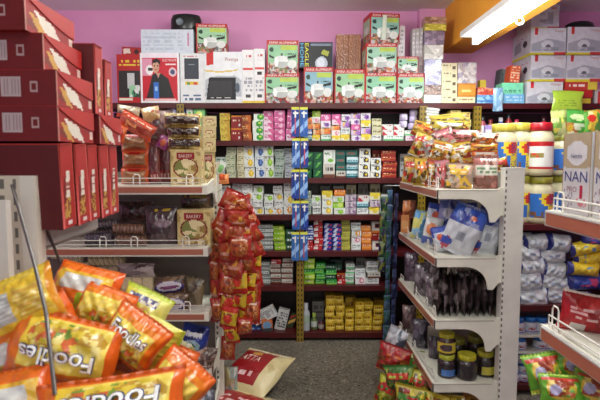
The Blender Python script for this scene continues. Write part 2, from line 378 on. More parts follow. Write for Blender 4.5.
stacks(4, [(218, 230, 186, ['white']*4), (230.5, 241, 184, ['white', 'white', 'white and orange', 'white']), (241.5, 252, 184, ['white and yellow', 'white', 'white and orange', 'white']), (252.5, 263, 186, ['white and yellow', 'white', 'white and lime', 'white and lime']),
  (263.5, 273, 195, ['white and yellow', 'white', 'white and lime']), (273.5, 283, 186, ['white and orange', 'white', 'white and yellow', 'white']), (283.5, 293.5, 183, ['white and orange', 'white and yellow', 'white'])], 'fourth shelf left bay', 'medicine_carton')
stacks(5, [(222, 233, 228, ['pale grey']*4), (234, 245, 226, ['grey and white']*5), (246, 257, 226, ['white']*5), (257.5, 272.5, 225.5, ['grey and white']*6), (273, 285, 227, ['lime green']*5), (285.5, 295, 230, ['dark green']*3)], 'fifth shelf left bay')
stacks(6, [(222, 234, 266, ['white']*3), (235, 247, 262, ['grey and white']*4), (248, 258, 262, ['white and brown']*4), (258.5, 270, 263, ['grey and white']*5), (270.5, 281, 260, ['white and brown']*4+['red and white']), (281.5, 293, 259, ['white and brown']*5)], 'sixth shelf left bay')
R2 = 'second shelf middle bay'
stacks(2, [(304, 312, 117, ['light blue', 'blue and white', 'orange', 'orange']), (312.5, 321, 110.5, ['yellow and white', 'orange', 'orange', 'white and pink', 'lime green']), (321.5, 331.5, 114, ['white and green', 'orange', 'white and lilac', 'pink']),
  (332, 341, 114, ['yellow and white', 'white and pink', 'orange', 'pink and white', 'pink']), (341.5, 351, 114, ['yellow and white', 'white', 'lilac', 'white and lilac']), (351.5, 361, 113, ['white and lilac', 'lilac', 'pink', 'white and lilac', 'lilac']),
  (361.5, 371.5, 113, ['yellow and white', 'lilac', 'yellow and white', 'white and lilac']), (373, 383, 118, ['white', 'cream', 'cream', 'cream']), (384, 395, 124, ['white and green', 'white and red', 'white and red']),
  (395.5, 406, 124, ['white and green', 'white and red', 'white and red']), (406.5, 417, 130, ['pink and white', 'white and green'])], R2)
stacks(3, [(304, 313, 152, ['leaf green']*3), (313.5, 323, 152, ['leaf green']*3), (324, 336, 150, ['white and brown', 'tall white']), (336.5, 346.5, 150, ['white and brown', 'teal', 'teal', 'teal']), (347, 359, 150, ['light blue']*3+['teal']),
  (359.5, 371, 148.5, ['white and black']*4), (371.5, 382, 158, ['white and black']*3), (383, 398, 150.5, ['red orange']*5)], 'third shelf middle bay', 'soap_carton')
stacks(4, [(304, 312, 191, ['grey green']*3), (312.5, 321.5, 196, ['white', 'white', 'white and lime']), (322, 333, 191, ['white and yellow', 'white and yellow', 'yellow and white']), (334, 345.5, 190, ['white and lime', 'lime green', 'white and lime', 'orange and white']),
  (346, 357.5, 195, ['mauve']*3), (358, 370, 196, ['white', 'light blue', 'white and red']), (370.5, 381, 193, ['yellow and white', 'mauve', 'yellow and white']), (381.5, 393, 195, ['white', 'white', 'white'])], 'fourth shelf middle bay', 'medicine_carton')
stacks(5, [(304, 313.5, 226, ['red and white']*2+['blue and white']*3), (314, 323, 220, ['red and white']*5), (323.5, 332.5, 224, ['blue']*6), (333, 342, 224, ['blue']*6), (342.5, 351.5, 220, ['olive yellow']*6), (352, 362, 223, ['white', 'white and pink', 'white and orange', 'white']),
  (362.5, 372.5, 226, ['orange and white']*4), (373, 384, 222, ['white and maroon', 'red', 'white and maroon'])], 'fifth shelf middle bay', 'toothpaste_carton')
stacks(6, [(304, 315, 259, ['lime green', 'lime green', 'bright green', 'lime green', 'lime green']), (315.5, 325.5, 264, ['bright green']*4), (326, 337, 266, ['bright green', 'dark green', 'bright green', 'dark green']), (337.5, 346, 275, ['red and white', 'red']), (346.5, 355.5, 265, ['white and green']*4),
  (356, 367, 270, ['white and pink', 'white']), (367.5, 381, 262, ['white', 'white and brown', 'white', 'white'])], 'sixth shelf middle bay', 'soap_carton')
stacks(7, [(326, 335.5, 296, ['golden yellow']*5), (336, 345, 297, ['golden yellow']*5), (345.5, 354.5, 311, ['golden yellow']*3), (355, 364, 303, ['golden yellow']*4), (364.5, 373.5, 303, ['golden yellow']*4), (374, 383.5, 307, ['golden yellow']*4)],
  'bottom shelf middle bay', 'small_carton')
# darker row standing behind on middle-bay shelves
def backrow(row, specs, where):
    for si, (x0, x1, yt, nm) in enumerate(specs):
        s = (YB+.2)/500; w = (x1-x0)*s; h = Zat(yt, YB+.2)-BZ[row]
        o = obj('medicine_carton', carton(w*.97, .1, h, PAL[nm], 10, 12), None, f'{nm} carton half hidden behind {ORD[si]} gap, {where}', 'carton', None, None, (Xat((x0+x1)/2, YB+.2, BY[row]), YB+.26, BZ[row]+.0006))
backrow(4, [(320, 330, 186, 'grey'), (333, 344, 186, 'grey green'), (346, 356, 185, 'cream'), (358, 368, 184, 'grey'), (370, 380, 184, 'cream'), (382, 392, 185, 'grey')], 'back of fourth shelf middle bay')
backrow(3, [(372, 382, 150, 'red orange'), (340, 352, 152, 'teal'), (400, 410, 154, 'white')], 'back of third shelf middle bay')
backrow(7, [(312, 324, 302, 'grey'), (345, 356, 298, 'golden yellow'), (374, 384, 301, 'golden yellow')], 'back of bottom shelf middle bay')
backrow(6, [(330, 342, 260, 'dark green'), (356, 366, 258, 'grey')], 'back of sixth shelf middle bay')
# lilac tissue rolls, end of second shelf
for i, (px, py) in enumerate(((403, 124), (403.5, 117), (412, 126), (413, 119), (413.5, 112.5))):
    b = MB(); b.lathe([(.004, 0), (.028, 0), (.034, .006), (.034, .045), (.028, .052), (.004, .052)], 14, lambda u, z, k: (206, 190, 226) if int(u*14) % 4 else (236, 234, 240), 'clear')
    p = P(px, py+3.5, YB+.09); obj('tissue_roll', b, None, f'lilac wrapped roll, {["lowest of the left pair", "upper of the left pair", "lowest of the right three", "middle of the right three", "top of the right three"][i]} beside the yellow post', 'roll', 'rolls on the second shelf', None, p)
# bottom shelf loose goods
lo = [((255, 309, 279, 321), 28, D((206, 206, 204), ('t', .08, .15, .92, .85, 5, (110, 110, 114), 3, 20)), 'white printed carton tilted up to the right on the bottom shelf'),
      ((274, 308, 285, 330), -14, D((204, 204, 202), ('t', .1, .1, .9, .9, 6, (90, 90, 96), 6, 14)), 'white printed carton standing askew beside the yellow post'),
      ((286, 312, 292, 328), -22, D((60, 66, 40), ('p', [(0, .2), (1, .5), (1, .75), (0, .45)], (226, 180, 90)), ('p', [(0, .6), (1, .9), (1, 1), (0, .8)], (190, 60, 40))), 'dark striped carton leaning on the yellow post'),
      ((262, 318, 273, 332), 4, D((200, 110, 60), ('e', .5, .5, .4, .3, (110, 150, 190)), ('r', 0, 0, 1, .25, (60, 60, 60))), 'orange and blue carton on the bottom shelf, left'),
      ((249, 326, 262, 333), -2, D((40, 96, 176), ('t', .1, .2, .9, .8, 2, (180, 210, 240), 4, 10)), 'small bright blue box at left end of the bottom shelf')]
for i, ((x0, y0, x1, y1), rl, de, lb) in enumerate(lo):
    pbox('loose_carton', x0, y0, x1, y1, YB+.03+.05*(i % 3), .06, de, lb, 'carton', roll=-rl if False else -rl, yaw=3*i-6)
def bottle(name, px, yb, yt, Y, rad, body, capc, label, cat='bottle', lab=None, z0=None, capw=.55):
    zb = Zat(yb, Y) if z0 is None else z0; h = Zat(yt, Y)-Zat(yb, Y); r = rad
    root = empty(name, label, cat, (Xat(px, Y, yb), Y, zb+.0005))
    b = MB(); b.lathe([(.001, 0), (r*.9, 0), (r, .04*h), (r, .34*h), (r, .62*h), (r*.85, .72*h), (r*.45, .8*h), (r*.45, .84*h)], 16, lambda u, z, k: (lab if lab and k == 3 else body), 'plast'); obj('bottle_body', b, root)
    b = MB(); b.lathe([(r*capw, .82*h), (r*capw, .99*h), (r*.4, h), (.001, h)], 14, lambda u, z, k: capc, 'plast'); obj('cap', b, root)
bottle('lotion_bottle', 306, 333, 303, YB+.08, .032, (190, 194, 200), (210, 214, 220), 'pale grey bottle right of the yellow post on the bottom shelf', lab=(170, 190, 170))
bottle('lotion_bottle', 314, 333, 313, YB+.1, .028, (96, 110, 60), (150, 170, 60), 'green bottle on the bottom shelf beside the pale grey bottle', lab=(190, 196, 190))
bottle('lotion_bottle', 321, 333, 318, YB+.1, .026, (90, 40, 44), (60, 60, 66), 'short dark red bottle left of the golden yellow cartons', lab=(150, 140, 130))
# ================================================================== TOP SHELF
Y1 = YB+.02
cook = [(150, 44, 40), (176, 110, 70), (150, 150, 146), (96, 50, 40), (200, 190, 180), (110, 120, 70), (140, 36, 46), (196, 150, 140), (90, 90, 96), (180, 176, 180)]
def cooker(body=(176, 222, 180), sd=1):
    return D(body, ('n', 0, 0, 1, .32, cook, 70, sd), ('r', .45, .72, .95, .84, (176, 196, 80)), ('e', .47, .34, .25, .17, (176, 180, 178)), ('r', .26, .36, .68, .44, (226, 228, 226)), ('e', .47, .47, .22, .07, (214, 216, 216)),
      ('e', .3, .35, .06, .14, (236, 238, 236)), ('r', .44, .54, .5, .62, (60, 60, 60)), ('p', [(.66, .45), (.93, .5), (.93, .58), (.66, .52)], (30, 30, 32)), ('p', [(.08, .5), (.24, .44), (.24, .5), (.08, .58)], (30, 30, 32)), ('e', .8, .3, .14, .13, (214, 216, 214)),
      ('e', .15, .72, .07, .07, (30, 60, 50)), ('t', .6, .56, .95, .64, 1, (60, 80, 70), 2, 40), ('r', 0, .86, 1, 1, (176, 30, 32)), ('r', 0, 0, .035, 1, (176, 30, 32)), ('r', .975, 0, 1, 1, (176, 30, 32)))
cside = D((182, 34, 32), ('r', .06, .03, .94, .84, (150, 176, 140)), ('n', .06, .03, .94, .35, cook, 14, 9), ('e', .5, .5, .3, .12, (200, 200, 196)))
ck = [((196, 25, 226, 53), 'on top of the wide white cooktop box', (176, 222, 180)), ((266.5, 41.5, 297.5, 74), 'upper of two stacked beside the narrow white boxes', (160, 216, 170)),
      ((265, 74, 299, 103), 'lower of two stacked beside the narrow white boxes', (160, 216, 170)), ((304, 68, 333, 103), 'bluish one under the black spotlight box', (150, 196, 214)), ((334.5, 70, 364.5, 103), 'in front of the brown wrapped bundles', (170, 220, 170)),
      ((365, 73, 396, 103), 'lowest of the three-high cooker stack', (156, 216, 180)), ((365.5, 44, 396.5, 73), 'middle of the three-high cooker stack', (176, 222, 196)), ((368, 14.5, 398, 44), 'topmost of the three-high cooker stack', (156, 210, 200)),
      ((397, 74, 424, 103), 'rightmost of the large ones on the top shelf', (170, 216, 186))]
for i, ((x0, y0, x1, y1), w, bc) in enumerate(ck):
    pbox('cooker_box', x0, y0, x1, y1, Y1, .2, cooker(tuple(int(q*.88) for q in bc), i+3), 'red and green cooker box, '+w, 'box', 52, 52, yaw=[4, 3, 0, 0, 0, 0, 1, 8, 0][i], side=cside, snu=20, top=(190, 36, 34), texts=[('ANNA ALUMINIUM', .07, .89, .93, .965, (240, 226, 220))], group='pressure cooker boxes on the top shelf')
pbox('cooker_box', 397.5, 57, 418, 74, Y1+.005, .17, cooker((150, 196, 168), 31), 'smallest red and green cooker box, right of the three-high stack', 'box', 34, 30, side=cside, snu=16, top=(190, 36, 34), texts=[('ANNA ALUMINIUM', .07, .88, .93, .97, (240, 226, 220))], group='pressure cooker boxes on the top shelf')
# tape strip on the topmost cooker box
pbox('paper_tag', 381.5, 16, 385.5, 40, Y1-.012, .003, D((206, 214, 200)), 'pale torn paper tag hanging on the topmost cooker box', 'tag', 3, 3, roll=3)
pbox('cooktop_box', 118, 56, 142, 103, Y1, .12, D((176, 30, 34), ('r', .05, .12, .95, .66, (44, 38, 40)), ('r', .42, .3, .72, .62, (196, 196, 198)), ('n', .5, .12, .95, .36, [(80, 160, 110), (150, 200, 160), (220, 220, 220), (40, 70, 60)], 14, 2), ('t', .1, .74, .95, .9, 2, (226, 190, 60), 2, 12), ('r', .05, .05, .6, .1, (226, 220, 200))), 'red box with dark appliance picture and yellow lettering, left end of the top shelf')
pbox('small_carton', 122, 47.5, 141, 56, Y1+.02, .1, D((166, 34, 38), ('p', [(.1, .2), (.45, .3), (.4, .85), (.05, .75)], (220, 200, 190)), ('e', .75, .5, .12, .3, (60, 16, 20))), 'small red carton lying on the red appliance box', roll=3)
man = D((196, 24, 44), ('r', 0, 0, 1, .04, (236, 232, 236)), ('r', 0, .9, 1, 1, (236, 226, 236)), ('r', 0, 0, .045, 1, (236, 232, 236)), ('r', .955, 0, 1, 1, (236, 232, 236)), ('r', .045, .55, .3, .88, (222, 150, 176)), ('e', .24, .66, .1, .1, (238, 234, 236)), ('r', .2, .64, .32, .7, (30, 30, 30)),
    ('p', [(.14, .1), (.24, .36), (.3, .56), (.4, .6), (.56, .58), (.72, .48), (.86, .1)], (34, 32, 34)), ('p', [(.4, .6), (.46, .5), (.52, .6)], (200, 150, 130)), ('e', .4, .73, .09, .13, (206, 156, 130)), ('p', [(.3, .76), (.32, .86), (.42, .89), (.52, .84), (.51, .76), (.44, .81), (.34, .8)], (26, 20, 20)),
    ('r', .35, .735, .39, .75, (40, 30, 30)), ('r', .43, .735, .47, .75, (40, 30, 30)), ('r', .37, .655, .44, .67, (150, 70, 70)), ('r', .33, .08, .46, .42, (50, 110, 200)), ('r', .36, .25, .43, .33, (160, 200, 240)), ('e', .83, .62, .1, .09, (226, 190, 200)), ('e', .83, .62, .06, .05, (70, 80, 120)), ('r', .65, .76, .92, .78, (240, 225, 225)), ('r', .1, .05, .9, .08, (230, 190, 190)))
pbox('appliance_box', 141.5, 54.5, 179.5, 103, Y1-.01, .12, man, 'red box printed with a man in black, pink and white border', nu=60, nv=70, texts=[('ELECTROLITE', .58, .83, .93, .875, (250, 230, 230))], side=(226, 220, 226))
pbox('cooktop_box', 181, 55, 204.5, 103, Y1, .12, D((222, 224, 226), ('r', .18, .48, .78, .9, (42, 46, 54)), ('r', .2, .5, .76, .88, (54, 60, 70)), ('r', .36, .76, .6, .79, (130, 140, 150)), ('r', .2, .36, .76, .43, (226, 190, 60)), ('r', .28, .37, .4, .42, (90, 150, 70)), ('r', .55, .37, .7, .42, (200, 60, 50)),
    ('t', .1, .04, .9, .18, 2, (90, 110, 140), 3, 12), ('t', .15, .92, .7, .96, 1, (190, 60, 70), 1, 14)), 'tall white box showing a square black glass plate, beside the man box', nu=40, nv=60)
pbox('long_carton', 142, 30.5, 193, 53.5, Y1, .16, D((206, 214, 226), ('t', .04, .1, .8, .9, 5, (186, 196, 212), 3, 24), ('r', .88, .3, .92, .85, (196, 130, 160))), 'long pale white carton lying across the man box', 'box')
pbox('cooktop_box', 204.8, 53.5, 242, 103, Y1, .12, D((226, 228, 232), ('r', .06, .72, .25, 1, (200, 40, 40)), ('r', 0, .0, 1, .08, (214, 216, 218)), ('e', .4, .66, .5, .06, (220, 190, 90)), ('e', .4, .69, .52, .06, (226, 228, 232)), ('p', [(.02, .12), (.04, .45), (.2, .52), (.8, .54), (.98, .45), (.98, .12)], (176, 180, 188)),
    ('p', [(.05, .06), (.13, .5), (.84, .5), (.83, .06)], (26, 26, 30)), ('p', [(.1, .12), (.16, .44), (.74, .44), (.73, .12)], (50, 48, 52)), ('t', .1, .09, .7, .12, 1, (200, 200, 200), 3, 14), ('e', .88, .3, .06, .1, (80, 90, 104))), 'wide white box with black cooktop picture and red corner tab', nu=60, nv=64,
    texts=[('Prestige', .56, .8, .9, .89, (150, 60, 50))])
for i, (x0, x1) in enumerate(((242.6, 254), (254.4, 265))):
    pbox('tall_carton', x0, 51.5 if i == 0 else 50.5, x1, 103, Y1+.01, .12, D((226, 224, 226), ('r', .1, .62, .9, .65, (206, 60, 60)), ('r', 0, 0, 1, .04, (226, 196, 70)), ('r', .3, .1, .7, .16, (60, 60, 66)), ('t', .15, .2, .85, .5, 4, (150, 150, 160), i, 8), ('r', .3, .52, .72, .58, (40, 36, 40) if i else (226, 224, 226)), ('t', .2, .84, .8, .92, 1, (190, 60, 60), 3, 8)),
         ['narrow white carton next to the cooktop box with red tab', 'narrow white carton touching the two stacked cooker boxes'][i], nu=14, nv=50)
pbox('spotlight_box', 299.5, 43, 332.5, 68, Y1+.01, .17, D((30, 30, 36), ('e', .66, .18, .18, .26, (176, 184, 196)), ('e', .64, .2, .12, .18, (206, 212, 222)), ('r', .34, .86, .95, .94, (120, 130, 150)), ('p', [(.64, .55), (.84, .45), (.9, .62), (.72, .72)], (160, 166, 60)), ('r', .97, 0, 1, 1, (70, 80, 110))), 'black box with a round lamp picture standing on the bluish cooker box', nu=44, nv=34,
     texts=[('HOME', .03, .05, .13, .95, (90, 180, 230), 'down'), ('EAGLE', .17, .05, .28, .95, (226, 220, 50), 'down')])
for i, (x0, x1) in enumerate(((337.5, 349.5), (350, 362.5))):
    b = MB(); s = (Y1+.12)/500; w = (x1-x0)*s; h = Zat(31, Y1+.12)-BZ[1]
    b.face((-w/2, -.05, 0), (w, 0, 0), (0, 0, h), D((160, 96, 58), ('r', .1, 0, .2, 1, (178, 116, 76)), ('r', .55, 0, .6, 1, (128, 74, 44)), ('n', .3, .2, .95, .6, [(166, 102, 62), (150, 90, 56), (186, 130, 96)], 9, i)), 18, 40, 'clear'); b.box(-w/2, w/2, -.05, .05, 0, h, (160, 96, 58), 'clear', skip=('f',))
    obj('wrapped_bundle', b, None, ['left brown film wrapped bundle standing behind the cooker boxes', 'right brown film wrapped bundle standing behind the cooker boxes'][i], 'bundle', 'brown wrapped bundles', None, (Xat((x0+x1)/2, Y1+.12, 50), Y1+.28, BZ[1]+.0006))
pbox('tall_carton', 397.5, 27, 404.5, 57, Y1+.03, .1, D((206, 200, 206), ('t', .2, .1, .8, .9, 6, (150, 150, 150), 2, 8)), 'slim white carton standing on the smallest cooker box')
# black case on the long carton
b = MB(); b.lathe([(.001, 0), (.9, .02), (1, .2), (.98, .75), (.88, .95), (.6, 1), (.001, 1)], 24, lambda u, z, k: (30, 32, 32), 'plast', Matrix.Diagonal((.125, .09, .15, 1)).to_4x4())
b.lathe([(.001, 0), (.02, 0), (.03, .006), (.03, .01)], 16, lambda u, z, k: (110, 120, 126), 'plast', Matrix.Translation((-.03, -.095, .075)) @ Matrix.Rotation(PI/2, 4, 'X'))
p = P(186, 30.5, Y1+.12); obj('black_case', b, None, 'black bulging case with a round grey badge on the long white carton', 'case', None, None, (p.x, Y1+.14, Zat(30.5, Y1)+.001))
# silver packs
for i, x in enumerate((412, 415.6, 419.2)):
    pbox('silver_pack', x, 30-i*.5, x+3.2, 57, Y1+.04, .08, D((186, 180, 184), ('t', .2, .1, .8, .9, 5, (226, 222, 226), i, 6)), f'slim silver pack, {["left", "middle", "right"][i]} of three above the small cooker box', 'pack', group='slim silver packs')
pbox('appliance_box', 418.5, 57, 424, 74, Y1+.02, .1, D((140, 120, 120), ('r', .1, .1, .9, .5, (110, 90, 96))), 'dull brown box behind the smallest cooker box')
tw = [(424, 85, 441, 95, (120, 84, 70)), (425, 73, 440.5, 85, (150, 146, 186)), (424.5, 59.5, 441, 73, (146, 144, 180)), (424.5, 45, 443, 59.5, (214, 214, 210)), (425, 31, 444, 45, (160, 146, 176)), (425, 24, 446, 31, (196, 186, 70)), (425, 17, 446, 24, (170, 130, 110))]
for i, (x0, y0, x1, y1, c) in enumerate(tw):
    pbox('foil_bundle', x0, y0, x1, y1, Y1-.005, .1, D(c, ('n', 0, 0, 1, 1, [c, tuple(min(255, k+34) for k in c), tuple(max(0, k-36) for k in c), c], 22, i)), f'shiny foil wrapped bundle, {level(i, 7)} in the tall leaning stack', 'bundle', m='clear', group='foil bundles in the tall stack')
pbox('small_tray', 424, 95, 441, 103, Y1-.005, .12, D((226, 222, 220), ('t', .1, .3, .9, .7, 1, (170, 170, 180), 3, 16)), 'flat white tray under the foil bundle stack', 'tray')
for i in range(5):
    y1 = 103-i*8; pbox('cream_carton', 441.5, y1-7.8, 457, y1, Y1, .14, D((222, 210, 172), ('r', .72, .2, .9, .55, (90, 70, 50)), ('t', .1, .6, .6, .8, 1, (130, 110, 80), i, 14)), f'cream carton, {level(i, 5)} in the stack right of the foil bundles', 'carton', group='cream cartons stacked on the top shelf')
pbox('cream_carton', 457.5, 97, 475, 103, Y1, .14, D((220, 208, 170), ('t', .1, .3, .9, .8, 1, (150, 130, 90), 1, 14)), 'flat cream carton under the orange box')
pbox('orange_carton', 457.8, 83.5, 475.5, 97, Y1, .14, D((190, 120, 30), ('r', .06, .1, .94, .9, (206, 140, 44)), ('r', .2, .35, .75, .5, (236, 200, 120))), 'orange carton under the silvery wrapped cartons')
pbox('silver_carton', 457.5, 63, 476, 83.5, Y1, .14, D((176, 166, 176), ('n', 0, 0, 1, 1, [(186, 176, 180), (150, 140, 160), (206, 196, 196), (166, 150, 150)], 40, 2)), 'silvery wrapped carton pair on the orange carton', m='clear')
# right part of top shelf
pbox('blue_pack', 477, 95, 499, 103.5, Y1, .14, D((110, 160, 214), ('n', 0, 0, 1, 1, [(110, 160, 214), (150, 196, 236), (80, 130, 190)], 18, 3)), 'light blue film pack under the red carton pair', 'pack', m='clear')
pbox('red_carton', 477.5, 87.5, 487, 95, Y1, .1, D((206, 90, 70), ('n', 0, 0, 1, 1, [(206, 80, 60), (230, 150, 120), (190, 60, 50)], 12, 3)), 'left small red carton on the light blue pack', 'carton')
pbox('red_carton', 487.5, 88.5, 497, 95, Y1, .1, D((206, 90, 70), ('n', 0, 0, 1, 1, [(206, 80, 60), (230, 150, 120), (190, 60, 50)], 12, 5)), 'right small red carton on the light blue pack', 'carton')
pbag('plastic_bag', 493, 88, 503, 111, Y1-.05, D((140, 180, 214), ('n', 0, 0, 1, 1, [(130, 170, 206), (170, 206, 230), (110, 150, 190)], 14, 2)), 'crumpled light blue plastic bag hanging over the top shelf edge', 'bag', m='clear', t=.03)
pbox('blue_carton', 503, 94, 524, 103.5, Y1, .14, D((120, 180, 220), ('t', .1, .2, .9, .8, 2, (180, 214, 236), 3, 14)), 'light blue carton under the mint green box', 'carton')
pbox('mint_carton', 502, 83, 523, 94, Y1, .13, D((130, 224, 180), ('t', .1, .12, .9, .4, 2, (40, 110, 90), 3, 24)), 'mint green carton with dark lettering on the top shelf', 'carton')
pbox('dark_carton', 497, 70, 508, 103, Y1+.15, .1, D((80, 86, 88), ('d', 1, .4, .6, (116, 122, 122))), 'dark grey carton tilted behind the mint green box', 'carton', roll=5)
pbox('matchbox_pack', 509, 66, 519, 82.5, Y1+.02, .1, D((214, 90, 50), ('t', .05, .03, .95, .97, 6, (236, 200, 170), 3, 8)), 'orange red wrapped pack standing on the mint green box', 'pack', roll=6)
pbox('yellow_tin', 480, 80, 486, 87.5, Y1+.06, .06, D((200, 180, 60)), 'tiny yellow box behind the left red carton', 'box', 5, 5)
def mixer(shade): return D((222, 222, 228), ('r', 0, .0, 1, .1, (230, 216, 60)), ('r', .68, 0, 1, .12, (206, 70, 66)), ('p', [(.02, .15), (.98, .15), (.98, .5), (.5, .62), (.02, .42)], shade), ('e', .48, .4, .17, .16, (226, 228, 232)), ('e', .5, .3, .08, .1, (96, 100, 108)), ('r', .1, .76, .2, 1, (206, 50, 56)), ('n', .3, .18, .8, .3, [shade, (196, 200, 208), (150, 156, 168)], 8, 3))
mside = D((206, 206, 214), ('r', 0, 0, 1, .1, (226, 214, 60)), ('p', [(.1, .2), (.5, .3), (.45, .7), (.1, .6)], (150, 152, 164)), ('e', .7, .5, .12, .12, (40, 40, 46)), ('t', .2, .72, .8, .8, 1, (190, 90, 90), 3, 12))
mx = [((530.5, 29, 565, 55.5), 'under the topmost smaller box'), ((530.5, 55.5, 565, 82), 'middle of the right hand white stack'), ((526, 82, 562, 108), 'lowest of the stack, resting on the shelf'),
      ((567, 28, 601, 55.5), 'upper right one below the dark case'), ((566, 55.5, 601, 82), 'right one above the red black carton')]
zr = 0
for i, ((x0, y0, x1, y1), w) in enumerate(mx):
    pbox('mixer_box', x0, y0-5*0, x1, y1, Y1, .33, mixer((176, 178, 190)), 'white grinder box, yellow base stripe, '+w, 'box', 46, 40, side=mside, snu=26, texts=[('Prestige', .68, .83, .94, .93, (190, 90, 50))], group='white grinder boxes')
pbox('mixer_box', 531, 6, 558.5, 29, Y1+.02, .26, D((200, 200, 210), ('r', 0, 0, 1, .08, (230, 216, 60)), ('r', .6, 0, 1, .09, (206, 90, 80)), ('n', .3, .2, .8, .7, [(176, 178, 190), (206, 208, 216), (160, 164, 176)], 10, 3), ('r', .7, .82, .9, .9, (196, 120, 100))), 'smallest white grinder box, topmost of its stack under the tube light', 'box', 34, 30, group='white grinder boxes')
pbox('flat_carton', 563, 90, 592, 108, Y1, .2, D((90, 20, 24), ('r', 0, .55, 1, 1, (196, 40, 40)), ('t', .1, .62, .6, .92, 1, (240, 220, 220), 3, 14), ('r', .66, .1, .94, .5, (226, 200, 60))), 'red and dark carton with yellow corner under the right grinder box', 'carton')
pbox('flat_carton', 565, 82, 597, 90, Y1, .2, D((196, 60, 50), ('t', .05, .2, .65, .8, 1, (250, 230, 220), 3, 16), ('r', .7, 0, 1, 1, (226, 206, 70))), 'flat red carton directly beneath the right grinder box', 'carton')
pbox('tall_carton', 594, 90, 606, 108, Y1+.02, .2, D((214, 206, 206), ('r', .3, .1, .5, .9, (196, 60, 60))), 'white carton with red stripe at the right picture edge', 'carton')
b = MB(); b.lathe([(.001, 0), (1, 0), (1, .5), (.9, .85), (.7, 1), (.001, 1)], 24, lambda u, z, k: (30, 28, 30), 'plast', Matrix.Diagonal((.115, .1, .085, 1)).to_4x4())
p = P(582, 28, Y1+.12); obj('black_case', b, None, 'low black case lying on the upper right grinder box', 'case', None, None, (p.x, Y1+.16, Zat(28, Y1)+.001))
# bay between second and third posts: items under the top board
zz = BZ[2]
for i in range(7):
    b = MB(); b.lathe([(.004, -.055), (.012, -.05), (.014, 0), (.012, .05), (.004, .055)], 10, lambda u, z, k: (214, 214, 206), 'clear', Matrix.Rotation(PI/2, 4, 'Y')); p = P(433-(i % 2), 108.5+i*2.9+1, YB-.015)
    obj('sachet_roll', b, None, f'small pale sachet, {level(6-i, 7)} of the strip hanging right of the yellow post', 'sachet', 'pale sachets on a hanging strip', None, p, (0, .1, 0))
kk = 0
for (x0, x1, yt, n_) in ((439, 449, 118, 3), (449.5, 459.5, 110, 4), (460, 470, 112, 3)):
    for i in range(n_):
        h = (134-yt)/n_; y1 = 134-i*h; kk += 1
        pbox('soap_bar_box', x0+(i % 2), y1-h+.3, x1+(i % 2), y1, YB+.03, .1, D((206, 186, 110), ('r', .1, .3, .9, .5, (160, 120, 50)), ('t', .1, .6, .9, .9, 1, (120, 80, 30), i, 8)), f'pale yellow wrapped block, {level(i, n_)} in the {["left", "middle", "right"][(x0 > 445)+(x0 > 455)]} pile behind the snack bags', 'box', group='pale yellow blocks behind the snacks')
# bottles right of the third post
for i, (px, yt, body, capc, ds) in enumerate(((482, 116, (176, 80, 90), (40, 40, 46), 'pink bottle with dark cap'), (490, 119, (190, 120, 60), (120, 40, 40), 'amber bottle with red cap'), (500, 117, (90, 110, 176), (226, 226, 230), 'blue bottle with white cap'), (508, 113, (150, 40, 44), (30, 30, 34), 'dark red round bottle'), (516, 119, (214, 206, 220), (200, 60, 90), 'white bottle with pink cap'),
      (543, 116, (170, 40, 50), (60, 20, 26), 'red bottle with brown cap'), (552, 119, (206, 196, 190), (150, 60, 60), 'pale bottle with red cap'))):
    bottle('cosmetic_bottle', px, 140.5, yt, YB+.08, .03, body, capc, f'{ds} on the second shelf, right of the last yellow post', z0=BZ[2], lab=(220, 214, 214))
pbox('striped_carton', 485, 125, 495, 140.5, YB+.02, .1, D((176, 150, 210), ('r', 0, .4, 1, .7, (226, 220, 236))), 'lilac and white carton right of the last yellow post', 'carton')
# soaps behind the left rack on second shelf
for i, (x0, y0, x1, c, c2, nm) in enumerate(((170, 104, 178, (110, 110, 180), (200, 200, 230), 'lilac blue'), (180, 105, 186, (60, 90, 160), (226, 226, 236), 'blue'), (187, 108, 193, (214, 220, 206), (90, 170, 90), 'white'), (194, 107, 205, (120, 190, 120), (230, 236, 120), 'green'))):
    pbox('soap_pack', x0, y0, x1, 140.5, YB+.03, .1, D(c, ('e', .5, .75, .3, .12, c2), ('r', 0, .3, 1, .45, c2)), f'{nm} soap pack on second shelf behind the cream rusk packs', 'soap')
# toothbrush cards hanging on the first post
for c_ in range(2):
    for r_ in range(5):
        x0 = 291.5+c_*8.6+(r_ % 2)*.6; y0 = 107+r_*31.3; s = (YB-.06)/500; w = 7.6*s; h = 29*s
        base = [(30, 56, 140), (40, 90, 166)][(c_+r_) % 2] if r_ < 4 else (50, 104, 176)
        br = [(196, 60, 84), (150, 170, 214), (60, 110, 196)][(r_+c_*2) % 3]
        root = empty('toothbrush_pack', f'blue toothbrush card, {ORD[r_]} from top in the {["left", "right"][c_]} hanging strip', 'toothbrush', (Xat(x0+3.8, YB-.06, y0), YB-.06+.006*c_, Zat(y0, YB-.06)), 'toothbrush cards hanging on the yellow post')
        b = MB(); b.face((-w/2, 0, -h), (w, 0, 0), (0, 0, h), D(base, ('r', 0, .9, 1, 1, (206, 206, 70)), ('p', [(0, .1), (1, .4), (1, .6), (0, .3)], (150, 190, 236)), ('t', .1, .72, .9, .86, 1, WHITE, r_, 8)), 10, 34); b.box(-w/2, w/2, .0005, .002, -h, 0, (220, 220, 226), skip=('f',)); obj('backing_card', b, root)
        b = MB(); b.box(-.004, .004, -.009, -.002, -h*.9, -h*.4, br, 'plast'); b.box(-.006, .006, -.016, -.002, -h*.36, -h*.14, WHITE, 'plast'); b.box(-.0035, .0035, -.009, -.002, -h*.4, -h*.12, br, 'plast'); obj('toothbrush', b, root)
